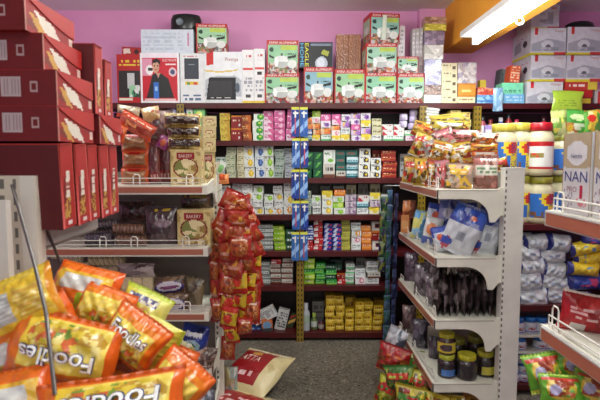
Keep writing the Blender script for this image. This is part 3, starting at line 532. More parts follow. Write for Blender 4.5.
# ================================================================== STEEL RACKS
SALMON = (178, 108, 86); WHT = (232, 230, 216)
def wire_guard(par, axis, fixed, a0, a1, z, hoops, hgt=.05, hr=.0026):
    pt = (lambda a, zz: (a, fixed, zz)) if axis == 'x' else (lambda a, zz: (fixed, a, zz))
    b = MB(); c = (232, 228, 218)
    for zz in (z+.014, z+.036): b.tube([pt(a0, zz), pt(a1, zz)], .0026, c, 'metal', 5)
    for a in hoops:
        b.tube([pt(a-.016, z+.001), pt(a-.016, z+hgt-.01), pt(a-.010, z+hgt), pt(a+.010, z+hgt), pt(a+.016, z+hgt-.01), pt(a+.016, z+.001)], hr, c, 'metal', 6)
    for e in (a0, a1): b.tube([pt(e, z+.001), pt(e, z+.036)], .0019, c, 'metal', 5)
    return obj('wire_guard', b, par)
def slotface(base, cols, cells, dark=(104, 100, 92)):
    def f(u, v):
        k = (v*cells) % 1
        return dark if (.25 < k < .75 and any(abs(u-c) < w for c, w in cols)) else base
    return f
# ---- left rack, facing the camera
LX0, LX1, LY0, LY1 = -1.42, Xat(204.5, 2.5, 190), 2.5, 2.84
LZ = [Zat(185.5, 2.5), Zat(247.5, 2.5), Zat(312.5, 2.5), Zat(373.5, 2.5), .14]
lr = empty('shelf_rack', 'cream steel shelf rack with orange price strips facing the camera, left of aisle', 'shelf rack', (0, 0, 0))
for k, z in enumerate(LZ):
    b = MB(); b.box(LX0, LX1, LY0+.004, LY1, z-.02, z, WHT, 'metal'); sh = obj('shelf', b, lr)
    b = MB(); b.box(LX0, LX1-.012, LY0-.003, LY0+.003, z-.036, z-.008, SALMON, 'plast'); b.box(LX0, LX1, LY0, LY0+.004, z-.045, z, WHT, 'metal'); obj('price_strip', b, sh)
    b = MB(); pts = [(LY0, z-.045), (LY0, z), (LY1-.06, z+.03), (LY1, z+.07), (LY1, z-.11), (LY1-.05, z-.11), (LY1-.1, z-.06), (LY1-.18, z-.045)]
    b.poly(pts, lambda y, zz: (LX1, y, zz), lambda y, zz: (LX1+.012, y, zz), WHT, 'metal'); obj('bracket', b, sh)
    if k < 4: wire_guard(sh, 'x', LY0+.008, LX0+.02, LX1-.008, z, [LX0+.2, LX0+.45, LX1-.34 if k != 1 else LX1-.36, LX1-.075 if k == 0 else LX1-.1], .055, .0034)
pz = Zat(163, LY1)
def upright(par, x0, x1, y0, y1, z1, cells, cols, c=WHT):
    b = MB(); f = slotface(c, cols, cells)
    b.face((x0, y0, 0), (x1-x0, 0, 0), (0, 0, z1), f, 12, cells*4, 'metal'); b.box(x0, x1, y0, y1, 0, z1, c, 'metal', skip=('f',))
    b.box(x0-.004, x1+.004, y0-.003, y1+.003, z1, z1+.006, c, 'metal')
    return obj('upright', b, par)
upright(lr, Xat(214, LY1, 250), Xat(221.5, LY1, 250), LY1+.001, LY1+.05, pz, 44, [(.3, .13)])
upright(lr, LX0-.04, LX0, LY1+.001, LY1+.05, pz, 44, [(.3, .13)])
b = MB(); b.box(LX0, LX1, LY1+.004, LY1+.014, .1, pz-.05, (120, 112, 104), 'metal'); obj('back_panel', b, lr)
# ---- right rack along the aisle
GX0, GX1, GY0, GY1 = .716, 1.052, 2.5, 3.40
GZ = [Zat(190, 2.5), Zat(258.5, 2.5), Zat(321, 2.5), Zat(384.5, 2.5), .13]
gr = empty('shelf_rack', 'cream steel rack along right side of the aisle, thick white post at its end', 'shelf rack', (0, 0, 0))
for k, z in enumerate(GZ):
    b = MB(); b.box(GX0+.004, GX1, GY0+.012, GY1-.012, z-.02, z, WHT, 'metal'); sh = obj('shelf', b, gr)
    b = MB(); b.box(GX0-.003, GX0+.003, GY0+.02, GY1, z-.038, z-.006, (158, 92, 76), 'plast'); b.box(GX0, GX0+.004, GY0, GY1, z-.046, z, WHT, 'metal'); obj('price_strip', b, sh)
    for y in (GY0, GY1-.012):
        pts = [(GX0, z-.046), (GX0+.15, z-.046)]+[(GX0+.15+.115*math.sin(a), z-.046-.1*(1-math.cos(a))) for a in [PI/2*i/8 for i in range(1, 9)]]+[(GX0+.27, z-.165), (GX0+.295, z-.165), (GX1-.012, z-.13), (GX1, z-.13), (GX1, z+.012), (GX1-.02, z+.012), (GX1-.03, z), (GX0, z)]
        b = MB(); b.poly(pts, lambda x, zz: (x, y, zz), lambda x, zz: (x, y+.012, zz), WHT, 'metal'); b.box(GX0+.002, GX1-.03, y-.002, y, z-.006, z, (190, 184, 172), 'metal'); obj('bracket', b, sh)
    if k < 4: wire_guard(sh, 'y', GX0+.012, GY0+.02, GY1-.02, z, [GY0+.05, GY0+.2, GY0+.45, GY0+.7], .062)
upz = Zat(169, 2.5)
upright(gr, GX1+.001, GX1+.097, GY0-.01, GY0+.05, upz, 46, [(.05, .045)], (230, 229, 220))
upright(gr, GX1+.001, GX1+.097, GY1-.06, GY1, upz, 46, [(.05, .045)], (230, 229, 220))
b = MB(); b.box(GX1+.03, GX1+.045, GY0+.055, GY1-.065, .1, upz-.02, (140, 134, 126), 'metal'); obj('back_panel', b, gr)
# ---- board shelves at right, nearer than the back wall
RY = 3.05; RZ = {1: Zat(225, RY), 2: Zat(306.5, RY), 3: Zat(386, RY)}
rr = empty('board_shelves', 'low dark red board shelves behind the right rack holding jars, detergent and tubs', 'shelving', (0, 0, 0))
RX0, RX1 = 1.22, 2.5
for k, z in RZ.items():
    b = MB(); b.box(RX0, RX1, RY, RY+.4, z-.035, z, BOARD, 'wood'); obj('shelf_board', b, rr)
b = MB(); b.box(RX0, RX1, RY+.401, RY+.415, 0, RZ[1]+.02, (46, 34, 34), 'wood'); obj('back_panel', b, rr)
b = MB(); b.box(RX0-.03, RX0-.001, RY, RY+.4, 0, RZ[1]+.005, (170, 140, 40), 'metal'); obj('side_post', b, rr)
b = MB(); b.box(RX1+.001, RX1+.03, RY, RY+.4, 0, RZ[1]+.005, (170, 140, 40), 'metal'); obj('side_post', b, rr)
zb_ = Zat(337.5, RY)
for i, py in enumerate((337.5, 354)):
    b = MB(); z = Zat(py, RY); b.box(RX0+.002, RX0+.42, RY+.01, RY+.3, z-.010, z, (190, 186, 176), 'card'); obj('spacer_board', b, rr)
# ================================================================== LEFT RACK GOODS
rusk = D((206, 186, 128), ('n', 0, 0, 1, 1, [(206, 186, 128), (220, 202, 150), (190, 166, 106), (212, 194, 140)], 40, 5), ('e', .5, .5, .4, .3, (120, 24, 26)), ('e', .5, .5, .35, .25, (196, 176, 110)), ('n', .2, .3, .8, .66, [(150, 120, 60), (206, 186, 130), (120, 130, 60), (226, 210, 160)], 14, 7), ('r', .22, .72, .78, .88, (140, 24, 30)), ('n', .1, .03, .9, .16, [(206, 186, 128), (90, 110, 50), (230, 214, 170)], 12, 4))
for l in (rusk,): pass
class Masked(D):
    pass
def ruskd():
    r = random.Random(3); pts = [(r.uniform(.2, .8), r.uniform(.3, .66), r.choice([(156, 124, 66), (206, 186, 130), (128, 134, 66), (230, 214, 166)])) for _ in range(16)]
    bg = D((206, 186, 128), ('n', 0, 0, 1, 1, [(198, 176, 112), (214, 194, 136), (176, 150, 90), (204, 184, 124)], 60, 5), ('n', .08, .02, .92, .17, [(206, 186, 128), (90, 110, 50), (230, 214, 170), (150, 120, 70)], 16, 4))
    def f(u, v):
        if .2 < u < .8 and .74 < v < .9: return (150, 24, 32)
        e = ((u-.5)/.42)**2+((v-.48)/.28)**2
        if e < 1:
            if e > .78: return (120, 24, 26)
            return min(pts, key=lambda q: (q[0]-u)**2+(q[1]-v)**2)[2]
        return bg(u, v)
    f.base = (206, 186, 128); return f
RK = ruskd()
rs = D((210, 190, 134), ('e', .5, .6, .3, .15, (150, 60, 44)), ('e', .5, .6, .22, .1, (226, 206, 150)), ('n', .1, .05, .9, .35, [(206, 186, 128), (226, 206, 156), (180, 150, 90)], 12, 3))
def ruskbox(x0, y0, x1, y1, Y, d, label, **k):
    o = pbox('rusk_packet', x0, y0, x1, y1, Y, d, RK, label, 'rusk packet', 34, 34, m='film', side=rs, snu=12, texts=[('BAKERY', .28, .775, .72, .865, (240, 220, 200))], group='cream rusk packets', **k); return o
ruskbox(171, 149.5, 201, 185.5, 2.56, .11, 'large cream rusk packet upright at front of the upper left shelf')
ruskbox(199.5, 152, 213.5, 186, 2.74, .09, 'narrow cream rusk packet behind the large upright one on the upper left shelf', yaw=14)
ruskbox(178, 209, 211.5, 247.5, 2.56, .11, 'large cream rusk packet upright on the second left shelf', yaw=-3)
flat = D((170, 142, 80), ('r', .08, .3, .95, .75, (60, 34, 26)), ('n', 0, 0, 1, .3, [(170, 142, 80), (206, 186, 128), (130, 100, 50)], 20, 2), ('n', 0, .76, 1, 1, [(186, 160, 96), (214, 196, 140), (150, 120, 60)], 20, 3))
for i, (x0, y0, x1, y1) in enumerate(((169.5, 137.5, 200.5, 149.5), (168.5, 126.5, 200, 137.5), (165.5, 115, 199, 126.5))):
    pbag('rusk_packet', x0-1, y0-1.5, x1+1, y1+1.5, 2.62, flat, f'cream rusk packet lying flat, {["lowest", "middle", "topmost"][i]} of three on the large upright one', 'rusk packet', m='clear', group='flat rusk packets', roll=[0, 1, 2][i], yaw=[2, -3, 3][i], t=.13, nu=30, nv=18, seal=.02, wr=.12, pinch=0, seed=i+60)
for i, (y0, y1) in enumerate(((139, 152), (127, 139), (116, 127))):
    pbox('rusk_packet', 200.5, y0, 213.5+i*.3, y1, 2.72, .1, rs, f'cream rusk packet end, {["lowest", "middle", "topmost"][i]} of the rear pile beside the white upright', 'rusk packet', 14, 12, m='film', yaw=14, group='rear rusk packets')
bread = D((206, 84, 40), ('r', .12, .12, .9, .84, (150, 96, 56)), ('n', .14, .14, .88, .7, [(158, 104, 60), (140, 88, 50), (170, 116, 70)], 10, 2), ('r', .28, .8, .72, .94, (176, 30, 34)))
for i, (x0, y0, x1, y1) in enumerate(((121, 168, 149, 184), (122, 151, 149, 167.5), (121, 134, 149, 151))):
    pbag('bread_packet', x0, y0, x1, y1, 2.62, bread, f'orange edged brown bread packet, {["lowest", "middle", "topmost"][i]} of the stack beside the red gift boxes', 'bread', t=.09, group='brown bread packets stacked', m='clear', wr=.06, back=D((200, 90, 50)))
orb = D((206, 70, 36), ('p', [(0, .35), (1, .25), (1, .6), (0, .7)], (176, 80, 60)), ('n', .2, .2, .8, .5, [(206, 100, 60), (226, 150, 90), (170, 60, 40)], 8, 3), ('t', .1, .7, .9, .85, 1, (240, 200, 170), 3, 16))
pbag('snack_bag', 118, 117, 156, 134, 2.58, orb, 'orange red snack bag slanting down right on the bread stack', 'snack', roll=30, m='clear')
pbag('snack_bag', 117, 106, 140, 118, 2.68, D((150, 130, 110), ('r', 0, 0, 1, .3, (206, 70, 40)), ('n', 0, .3, 1, 1, [(160, 140, 110), (190, 170, 140), (120, 90, 70)], 12, 2)), 'brown and orange clear bag behind the slanting orange bag', 'snack', roll=8, m='clear')
pbag('snack_bag', 142, 107, 160, 122, 2.74, D((186, 150, 110), ('n', 0, 0, 1, 1, [(196, 160, 110), (226, 190, 140), (160, 90, 60)], 12, 5)), 'pale orange bag behind the slanting orange bag, under the top shelf', 'snack', roll=-10, m='clear')
pbag('snack_bag', 112, 124, 126, 142, 2.56, D((220, 90, 40), ('n', .1, .2, .9, .8, [(230, 120, 60), (200, 60, 30)], 7, 2)), 'small orange bag touching the red gift boxes on the upper left shelf', 'snack', roll=20, m='clear')
mar = D((96, 44, 46), ('n', 0, 0, 1, 1, [(96, 44, 46), (120, 60, 58), (76, 34, 38)], 18, 2), ('r', .15, .1, .85, .28, (130, 40, 44)), ('t', .2, .13, .8, .25, 1, (200, 150, 140), 3, 12))
pbag('dark_packet', 147, 140, 160, 185, 2.63, mar, 'tall maroon clear packet beside the bread stack', 'packet', roll=-3, m='clear')
pbag('dark_packet', 157, 134, 174, 185, 2.68, mar, 'tall maroon clear packet leaning behind the large rusk packet', 'packet', roll=4, m='clear')
pbag('dark_packet', 150, 110, 173, 140, 2.76, D((110, 84, 84), ('n', 0, 0, 1, 1, [(120, 90, 90), (90, 66, 70), (146, 116, 110)], 14, 4)), 'greyish brown clear packet behind the flat rusk packets', 'packet', m='clear')
pbag('purple_packet', 158, 136, 169, 149, 2.60, D((140, 50, 110), ('e', .5, .5, .3, .3, (190, 90, 60))), 'small purple packet on the tall maroon packets', 'packet', roll=30, m='clear')
# second shelf
dk = D((60, 46, 48), ('n', 0, 0, 1, 1, [(60, 46, 48), (84, 66, 66), (40, 30, 34), (110, 92, 90)], 22, 2))
def rollpack(x0, y0, x1, y1, Y, c, label, roll=0, cat='biscuit roll', name='biscuit_roll', grp=None, ridges=9):
    s = Y/500; L = (x1-x0)*s; r = (y1-y0)*s*.5; b = MB(); pr = [(.001, -L/2)]
    n = ridges*4
    for i in range(n+1): pr.append((r*(.88+.12*abs(math.sin(PI*i/4)))*(1 if 0 < i < n else .6), -L/2+L*(i+.3)/(n+.6)))
    pr.append((.001, L/2))
    b.lathe(pr, 14, lambda u, z, k: tuple(int(q*(1.0+.25*((k*7+int(u*14)*3) % 5-2)/2)) for q in c), 'clear', Matrix.Rotation(PI/2, 4, 'Y'))
    obj(name, b, None, label, cat, grp, None, P((x0+x1)/2, (y0+y1)/2, Y), RM(roll))
rollpack(117, 235, 148, 247, 2.56, (110, 78, 62), 'brown biscuit roll lying at front of second left shelf', 1)
rollpack(113, 223.5, 145, 235, 2.60, (124, 90, 72), 'lighter brown biscuit roll on top of the front brown roll', 2)
rollpack(86, 232, 114, 246, 2.55, (62, 54, 66), 'dark grey biscuit roll at left on second left shelf', -4)
rollpack(92, 219, 119, 231, 2.62, (66, 56, 60), 'dark roll lying above the dark grey roll, under the red boxes', -4)
pbag('dark_packet', 119, 201, 154, 222, 2.70, D((64, 38, 34), ('n', 0, 0, 1, 1, [(70, 40, 36), (96, 60, 52), (44, 26, 26)], 26, 2)), 'dark brown clear packet lying behind the biscuit rolls', 'packet', m='clear')
pbag('dark_packet', 145, 206, 178, 247, 2.60, D((74, 56, 60), ('n', 0, 0, 1, .8, [(74, 56, 60), (60, 44, 50), (96, 76, 80)], 16, 3), ('e', .6, .6, .25, .1, (140, 120, 130)), ('t', .3, .85, .8, .95, 1, (190, 160, 60), 2, 8)), 'dull purple brown clear bag standing beside the second shelf rusk packet', 'packet', m='clear', t=.08)
pbag('dark_packet', 181, 192, 211, 209, 2.64, D((44, 30, 24), ('n', 0, 0, 1, 1, [(44, 30, 24), (70, 50, 36), (28, 20, 20)], 12, 2), ('t', .1, .6, .9, .9, 1, (130, 110, 50), 2, 10)), 'near black packet lying on the second shelf rusk packet', 'packet', m='clear')
# third shelf
wf = (206, 196, 160)
def wafers(x0, y0, x1, y1, Y, nx, ny, label):
    s = Y/500; w = (x1-x0)*s; h = (y1-y0)*s; p = P((x0+x1)/2, y1, Y); b = MB()
    for i in range(nx):
        for j in range(ny):
            x = -w/2+w*(i+.5)/nx; z = h*(j+.5)/ny; rx = w/nx*.44; rz = h/ny*.44
            n = [(-rx, -rz*.7), (-rx*.7, -rz), (rx*.7, -rz), (rx, -rz*.7), (rx, rz*.7), (rx*.7, rz), (-rx*.7, rz), (-rx, rz*.7)]
            b.poly(n, lambda a, c: (x+a, -.045, z+c), lambda a, c: (x+a, .045, z+c), (206+(i*7+j*5) % 14, 194, 156), 'clear')
    b.box(-w/2, w/2, -.042, .042, 0, h, (176, 164, 132), 'clear')
    obj('wafer_packet', b, None, label, 'biscuit packet', 'clear packets of pale wafers', None, (p.x, Y+.06, max(p.z, LZ[2]+.001)))
wafers(120, 277, 153, 305, 2.56, 3, 2, 'clear packet of pale square wafers in two rows, nearest the noodle packets')
wafers(97, 266, 118, 293, 2.64, 2, 2, 'clear packet of pale wafers behind the orange noodle packet top')
wafers(62, 262, 88, 290, 2.6, 3, 2, 'clear packet of wafers at far left of third left shelf')
pbag('wafer_bag', 118, 263, 155, 277, 2.58, D((130, 116, 116), ('n', 0, 0, 1, 1, [(130, 116, 116), (176, 160, 156), (96, 76, 80)], 14, 2)), 'grey clear packet lying on the two-row wafer packet', 'biscuit packet', m='clear')
rollpack(88, 255, 126, 266, 2.62, (186, 170, 128), 'cream biscuit roll lying across the wafer packets', 2)
rollpack(52, 250, 84, 261, 2.6, (190, 180, 150), 'cream biscuit roll at the left end of third left shelf', 8)
rollpack(66, 259, 95, 268, 2.68, (116, 104, 66), 'dull olive roll half hidden behind the orange noodle packet', -3)
lab = D((110, 84, 60), ('n', 0, 0, 1, 1, [(120, 92, 66), (90, 66, 50), (150, 124, 90)], 16, 2), ('e', .5, .42, .46, .36, (60, 50, 130)), ('e', .5, .46, .4, .3, (216, 212, 222)), ('e', .52, .42, .3, .1, (130, 60, 110)))
pbag('labelled_pack', 152, 293, 189, 312, 2.56, lab, 'clear cake packet with white and violet label, lower of two', 'cake packet', m='clear', seed=4, group='cake packets with violet labels')
pbag('labelled_pack', 153, 276, 186, 294, 2.60, lab, 'clear cake packet with white and violet label, upper of two', 'cake packet', m='clear', roll=-6, seed=5, group='cake packets with violet labels')
pbag('dark_packet', 184, 276, 204, 311, 2.64, D((96, 80, 60), ('n', 0, 0, 1, 1, [(96, 80, 60), (130, 112, 84), (70, 56, 44)], 16, 2)), 'brown clear bag standing right of the cake packets', 'packet', m='clear', roll=8)
# fourth shelf
pbag('blue_bag', 181, 323, 207, 356, 2.60, D((34, 50, 120), ('n', 0, 0, 1, 1, [(34, 50, 120), (40, 62, 150), (26, 36, 90)], 12, 2), ('e', .5, .4, .3, .18, (160, 190, 200)), ('e', .5, .4, .14, .08, (60, 100, 90)), ('r', .2, .7, .8, .78, (226, 230, 236))), 'deep blue puffed bag with white lettering on fourth left shelf', 'snack', roll=14, t=.1, pinch=-.12, text=[('Brite', .2, .66, .8, .82, (230, 234, 240), 0, .003)])
pbag('yellow_pouch', 171, 337, 194, 368, 2.56, D((196, 196, 130), ('n', 0, 0, 1, 1, [(206, 204, 140), (176, 180, 100), (220, 220, 190)], 12, 2), ('e', .5, .45, .25, .2, (170, 150, 60))), 'pale yellow pouch leaning against the blue bag', 'snack', roll=20, m='clear')
pbag('nut_bag', 190, 345, 216, 373, 2.58, D((110, 84, 70), ('n', 0, 0, 1, 1, [(120, 90, 76), (150, 120, 100), (86, 62, 52), (170, 150, 140)], 40, 2)), 'clear bag of brown nuts at right end of fourth left shelf', 'nuts', m='clear', t=.08, roll=12)
pbag('nut_bag', 172, 362, 190, 374, 2.58, D((96, 76, 66), ('n', 0, 0, 1, 1, [(110, 86, 70), (140, 116, 96), (76, 56, 50)], 24, 3)), 'small clear bag of brown nuts under the pale yellow pouch', 'nuts', m='clear')
pbag('clear_packet', 190, 388, 216, 412, 2.56, D((130, 136, 150), ('n', 0, 0, 1, 1, [(120, 126, 140), (170, 176, 190), (90, 90, 100)], 20, 3)), 'bluish grey clear packet below the fourth left shelf', 'packet', m='clear')
# things at the bottom between rack and upright
pbag('clear_packet', 224, 366, 238, 392, 2.98, D((150, 160, 150), ('n', 0, 0, 1, 1, [(150, 160, 150), (120, 160, 170), (180, 170, 120), (200, 196, 190)], 16, 6)), 'pale clear packet standing on the floor beside the white upright', 'packet', m='clear', tilt=-8)
# ================================================================== HANGING RED SNACKS
hang = random.Random(5)
rd = D((158, 34, 24), ('e', .5, .5, .42, .36, (176, 92, 40)), ('n', .25, .28, .75, .7, [(186, 96, 44), (170, 60, 30), (206, 140, 80), (150, 70, 40), (120, 50, 30)], 22, 2), ('r', .2, .72, .8, .84, (226, 190, 170)), ('r', 0, .93, 1, 1, (206, 40, 30)))
rd2 = D((164, 40, 26), ('e', .5, .45, .42, .36, (170, 80, 34)), ('r', .15, .3, .85, .42, (210, 150, 130)), ('n', .3, .45, .75, .7, [(220, 160, 60), (170, 60, 20)], 6, 3))
yd = D((204, 170, 40), ('r', 0, .75, 1, 1, (190, 40, 26)), ('r', 0, 0, 1, .18, (190, 40, 26)), ('e', .5, .45, .26, .22, (210, 60, 40)), ('t', .2, .6, .8, .72, 1, (120, 20, 20), 2, 8))
strips = [(229, 0), (238, 2), (246, 4)]
hk = [
 # px, py, w, h, roll, design, dY
 (231, 200, 15, 16, 20, rd2, 0), (244, 206, 17, 15, -20, rd, -.02), (234, 213, 16, 15, 10, rd, -.03), (225, 222, 16, 17, 30, rd2, 0), (238, 219, 18, 15, 5, rd2, -.05), (250, 220, 17, 15, -15, rd, -.03),
 (221, 236, 16, 20, 32, rd, -.01), (232, 233, 17, 16, 15, rd, -.05), (244, 233, 20, 16, -12, rd2, -.06), (254, 234, 15, 18, -40, rd, 0), (219, 252, 14, 20, 10, rd, .01), (228, 250, 15, 20, 8, rd2, -.04), (240, 247, 18, 19, -8, rd, -.07), (251, 247, 17, 19, -25, rd2, -.03), (259, 245, 10, 20, -12, rd, .03),
 (226, 268, 16, 20, 3, rd, -.03), (236, 265, 15, 20, -3, rd2, -.05), (247, 262, 16, 17, -12, rd, -.04), (257, 258, 12, 18, -8, yd, 0), (215.5, 270, 10, 22, 3, rd, .03), (216, 290, 10, 22, 0, rd2, .03), (217, 310, 9, 20, 0, rd, .03),
 (229, 284, 15, 18, 0, rd, -.02), (241, 280, 14, 20, -3, yd, -.04), (252, 278, 13, 18, -6, yd, -.02), (259, 274, 10, 20, -8, rd, .02), (230, 300, 14, 18, 0, yd, -.02), (240, 298, 12, 18, -2, yd, 0), (251, 296, 13, 20, -4, yd, -.02), (258.5, 292, 10, 20, -5, rd, .02),
 (229, 317, 13, 18, 2, yd, -.02), (247, 313, 13, 18, -3, yd, -.01), (256, 311, 12, 20, -3, rd, .01), (231, 333, 11, 18, -3, yd, -.02), (228, 348, 11, 18, 2, rd, -.01), (246, 326, 12, 14, 6, rd, 0), (238, 314, 9, 16, 4, rd, .02)]
hr = empty('hanging_hook', 'thin steel hook and string holding the red snack bundle on the white upright', 'hook', (0, 0, 0))
b = MB(); b.tube([P(218, 192, 2.82), P(224, 186, 2.72), P(229, 186, 2.62), P(230, 192, 2.6)], .003, (180, 180, 180), 'chrome', 6); obj('hook_arm', b, hr)
for i, (xa, xb) in enumerate(((229, 219), (230, 229), (231, 241), (232, 252))):
    b = MB(); b.tube([P(229.5, 190, 2.6), P((229.5+xa+xb)/3, 215, 2.6), P(xb, 250, 2.63), P(xb, 300, 2.64)], .0016, (206, 196, 180), 'plast', 5); obj('string', b, hr)
for i, (px, py, w, h, rl, de, dy) in enumerate(hk):
    px -= 3.5 if px > 249 else 1.5 if px > 240 else 0
    vr = 'upper' if py < 230 else 'middle' if py < 275 else 'lower'
    cc = 'yellow and red' if de is yd else 'red orange'
    sd = 'left' if px < 226 else 'centre' if px < 245 else 'right'
    seen = sum(1 for q in hk[:i] if ('upper' if q[1] < 230 else 'middle' if q[1] < 275 else 'lower') == vr and ('left' if q[0] < 226 else 'centre' if q[0] < 245 else 'right') == sd)
    pbag('hanging_snack', px-w*.70, py-h*.68, px+w*.70, py+h*.68, 2.6+dy+hang.uniform(-.035,.03), de, f'{cc} snack sachet, {ORD[seen]} down in the {sd} of the {vr} hanging bundle', 'snack', roll=rl+hang.uniform(-9, 9), t=.05, seed=i+1, yaw=hang.uniform(-40, 40), tilt=hang.uniform(-14, 14), wr=.22, nu=14, nv=16, group='red snack sachets hanging by the white upright')
pbag('orange_tag', 219, 174, 229, 184, 2.72, D((214, 96, 40), ('n', 0, 0, 1, 1, [(220, 100, 40), (190, 70, 30), (236, 150, 90)], 7, 3)), 'small crumpled orange wrapper near top of the white upright', 'wrapper')
pbag('leaflet_bag', 217, 161, 225, 176, 2.76, D((206, 214, 206), ('e', .5, .5, .3, .3, (120, 190, 110))), 'small white and green sachet above the orange wrapper', 'sachet', roll=25)
# ================================================================== FLOOR SACKS
atta = D((206, 188, 138), ('n', 0, 0, 1, 1, [(206, 188, 138), (214, 198, 150), (196, 176, 124)], 30, 2), ('r', .02, .16, .74, .93, (150, 24, 28)), ('e', .36, .8, .1, .07, (206, 150, 60)), ('t', .12, .24, .6, .38, 1, (226, 190, 190), 3, 14))
atta2 = D((206, 188, 138), ('r', 0, .3, 1, .8, (160, 24, 28)), ('t', .2, .4, .8, .6, 2, (226, 190, 190), 3, 14))
def sack(loc, yaw, w, h, t, de, label, seed, tl=-90):
    obj('flour_sack', bag(w, h, t, de, seed, 30, 34, seal=.05, wr=.05, pinch=.02, text=[('ATTA', .16, .56, .56, .7, (236, 214, 200), 0, .004)] if seed == 3 else (), back=D((196, 184, 160), ('n', 0, 0, 1, 1, [(190, 180, 160), (214, 206, 190), (170, 150, 130)], 20, 2))), None, label, 'flour sack', None, None, loc, RM(0, tl, yaw))
sack((-.258, 3.12, .125), -30, .37, .42, .13, atta, 'cream flour sack with big red label lying on the floor in the aisle', 3, -74)
sack((-.36, 2.80, .055), -30, .36, .40, .11, atta2, 'cream and red flour sack at the bottom edge, nearer than the other sack', 8)
# ================================================================== RIGHT RACK GOODS
def snd(c1, c2, c3, sd): return D(tuple(int(q*.86) for q in c1), ('n', 0, .1, 1, .9, [tuple(int(q*.86) for q in c1), tuple(int(q*.6) for q in c1), tuple(int(q*.8) for q in c2), c3, c1, (90, 60, 30)], 44, sd), ('r', 0, 0, 1, .05, c2), ('r', .15, .62, .85, .78, c3), ('t', .2, .64, .8, .76, 1, c2, sd, 8))
y_, r_, o_, w_, p_, b_2 = (222, 176, 56), (186, 50, 44), (222, 116, 34), (226, 220, 206), (214, 130, 140), (120, 76, 60)
top = [((432, 121, 468, 132), 2.95, snd((226, 206, 80), r_, w_, 1), 'flat yellow packet lying on top of the snack pile', 3), ((412, 123, 436, 138), 3.1, snd(y_, r_, o_, 2), 'small yellow and red packet at upper left of the snack pile', 20),
  ((451, 130, 480, 142), 2.8, snd(p_, r_, w_, 3), 'pink packet lying flat near the top of the snack pile', 3), ((433, 129, 454, 146), 2.82, snd((206, 110, 120), w_, p_, 4), 'crinkled pink packet left of the flat pink one', -20),
  ((412, 133, 432, 158), 2.95, snd((214, 180, 80), w_, r_, 5), 'yellow packet standing askew at left of the snack pile', 22), ((424, 140, 440, 155), 2.85, snd((170, 160, 160), w_, r_, 6), 'greyish white packet in the middle of the snack pile', -15),
  ((431, 141, 452, 162), 2.72, snd(y_, o_, w_, 7), 'golden packet in second row of the snack pile', 15), ((450, 142, 474, 164), 2.7, snd((226, 180, 50), r_, w_, 8), 'golden and red packet centred in the snack pile', -8),
  ((471, 133, 498, 145), 2.66, snd(o_, y_, w_, 9), 'topmost orange packet of the three flat at right', 4), ((471, 143, 498, 152), 2.65, snd(o_, (200, 80, 30), y_, 10), 'middle orange packet of the three flat at right', 2), ((472, 150, 498, 160), 2.66, snd(o_, (200, 80, 30), w_, 11), 'lowest orange packet of the three flat at right', -3),
  ((403, 156, 418, 184), 3.02, snd((206, 166, 66), w_, r_, 12), 'first yellow packet in the front row, farthest along the rack', 5), ((414, 158, 430, 187), 2.85, snd((222, 180, 50), w_, o_, 13), 'second yellow packet in the front row of snacks', 3),
  ((426, 159, 440, 188), 2.74, snd((206, 84, 50), y_, w_, 14), 'orange red packet in front row between yellow and pink', 4), ((435, 160, 449, 189), 2.66, snd(p_, w_, r_, 15), 'narrow pink packet in the front row', -3),
  ((445, 163, 472, 191), 2.60, snd((206, 170, 150), w_, y_, 16), 'white and pink packet standing at front beside the narrow pink one', 3), ((473, 156, 498, 191), 2.60, D((176, 120, 110), ('n', 0, 0, 1, 1, [(176, 110, 104), (190, 150, 140), (130, 80, 70)], 18, 3), ('r', .05, .45, .95, .75, (226, 222, 212)), ('t', .1, .5, .9, .7, 2, (120, 150, 110), 3, 10)), 'brownish pink packet with white label, nearest the thick white post', 0),
  ((494, 158, 508, 170), 2.7, snd(y_, o_, r_, 18), 'small orange packet by the top of the thick white post', -15), ((430, 114, 466, 125), 3.02, snd((214, 190, 90), w_, y_, 19), 'pale yellow packet at back on top of the snack pile', -4),
  ((448, 152, 470, 172), 2.72, snd((210, 150, 60), w_, r_, 20), 'amber packet half hidden behind the white and pink one', 12), ((418, 148, 436, 166), 2.95, snd((196, 150, 70), r_, w_, 21), 'ochre packet half hidden behind the front row', -10), ((466, 143, 480, 160), 2.78, snd((176, 50, 40), o_, y_, 22), 'dark red packet between golden and orange packets', 0)]
for i, ((x0, y0, x1, y1), Y, de, lb, rl) in enumerate(top):
    pbag('snack_packet', x0, y0, x1, y1, Y, de, lb, 'snack', roll=rl, yaw=-18 if x0 < 450 else -6, t=min((x1-x0), (y1-y0))*Y/500*.6, seed=i+40, wr=.14, group='snack packets piled on the right rack')
det = D((200, 204, 212), ('d', .25, 1, .85, (44, 62, 150)), ('n', .0, .62, 1, 1, [(44, 62, 150), (60, 90, 180), (36, 44, 110), (150, 160, 200)], 16, 5), ('e', .62, .78, .1, .05, (190, 90, 60)), ('r', .35, .3, .6, .46, (150, 156, 170)), ('e', .15, .15, .13, .14, (190, 60, 80)), ('e', .12, .2, .2, .08, (60, 80, 170)))
def det2(sd): return D((196, 202, 214), ('n', 0, 0, 1, 1, [(196, 202, 214), (214, 218, 226), (70, 90, 180), (176, 186, 206)], 22, sd), ('r', 0, .8, 1, 1, (50, 70, 160)), ('e', .5, .6, .2, .14, (206, 90, 60)))
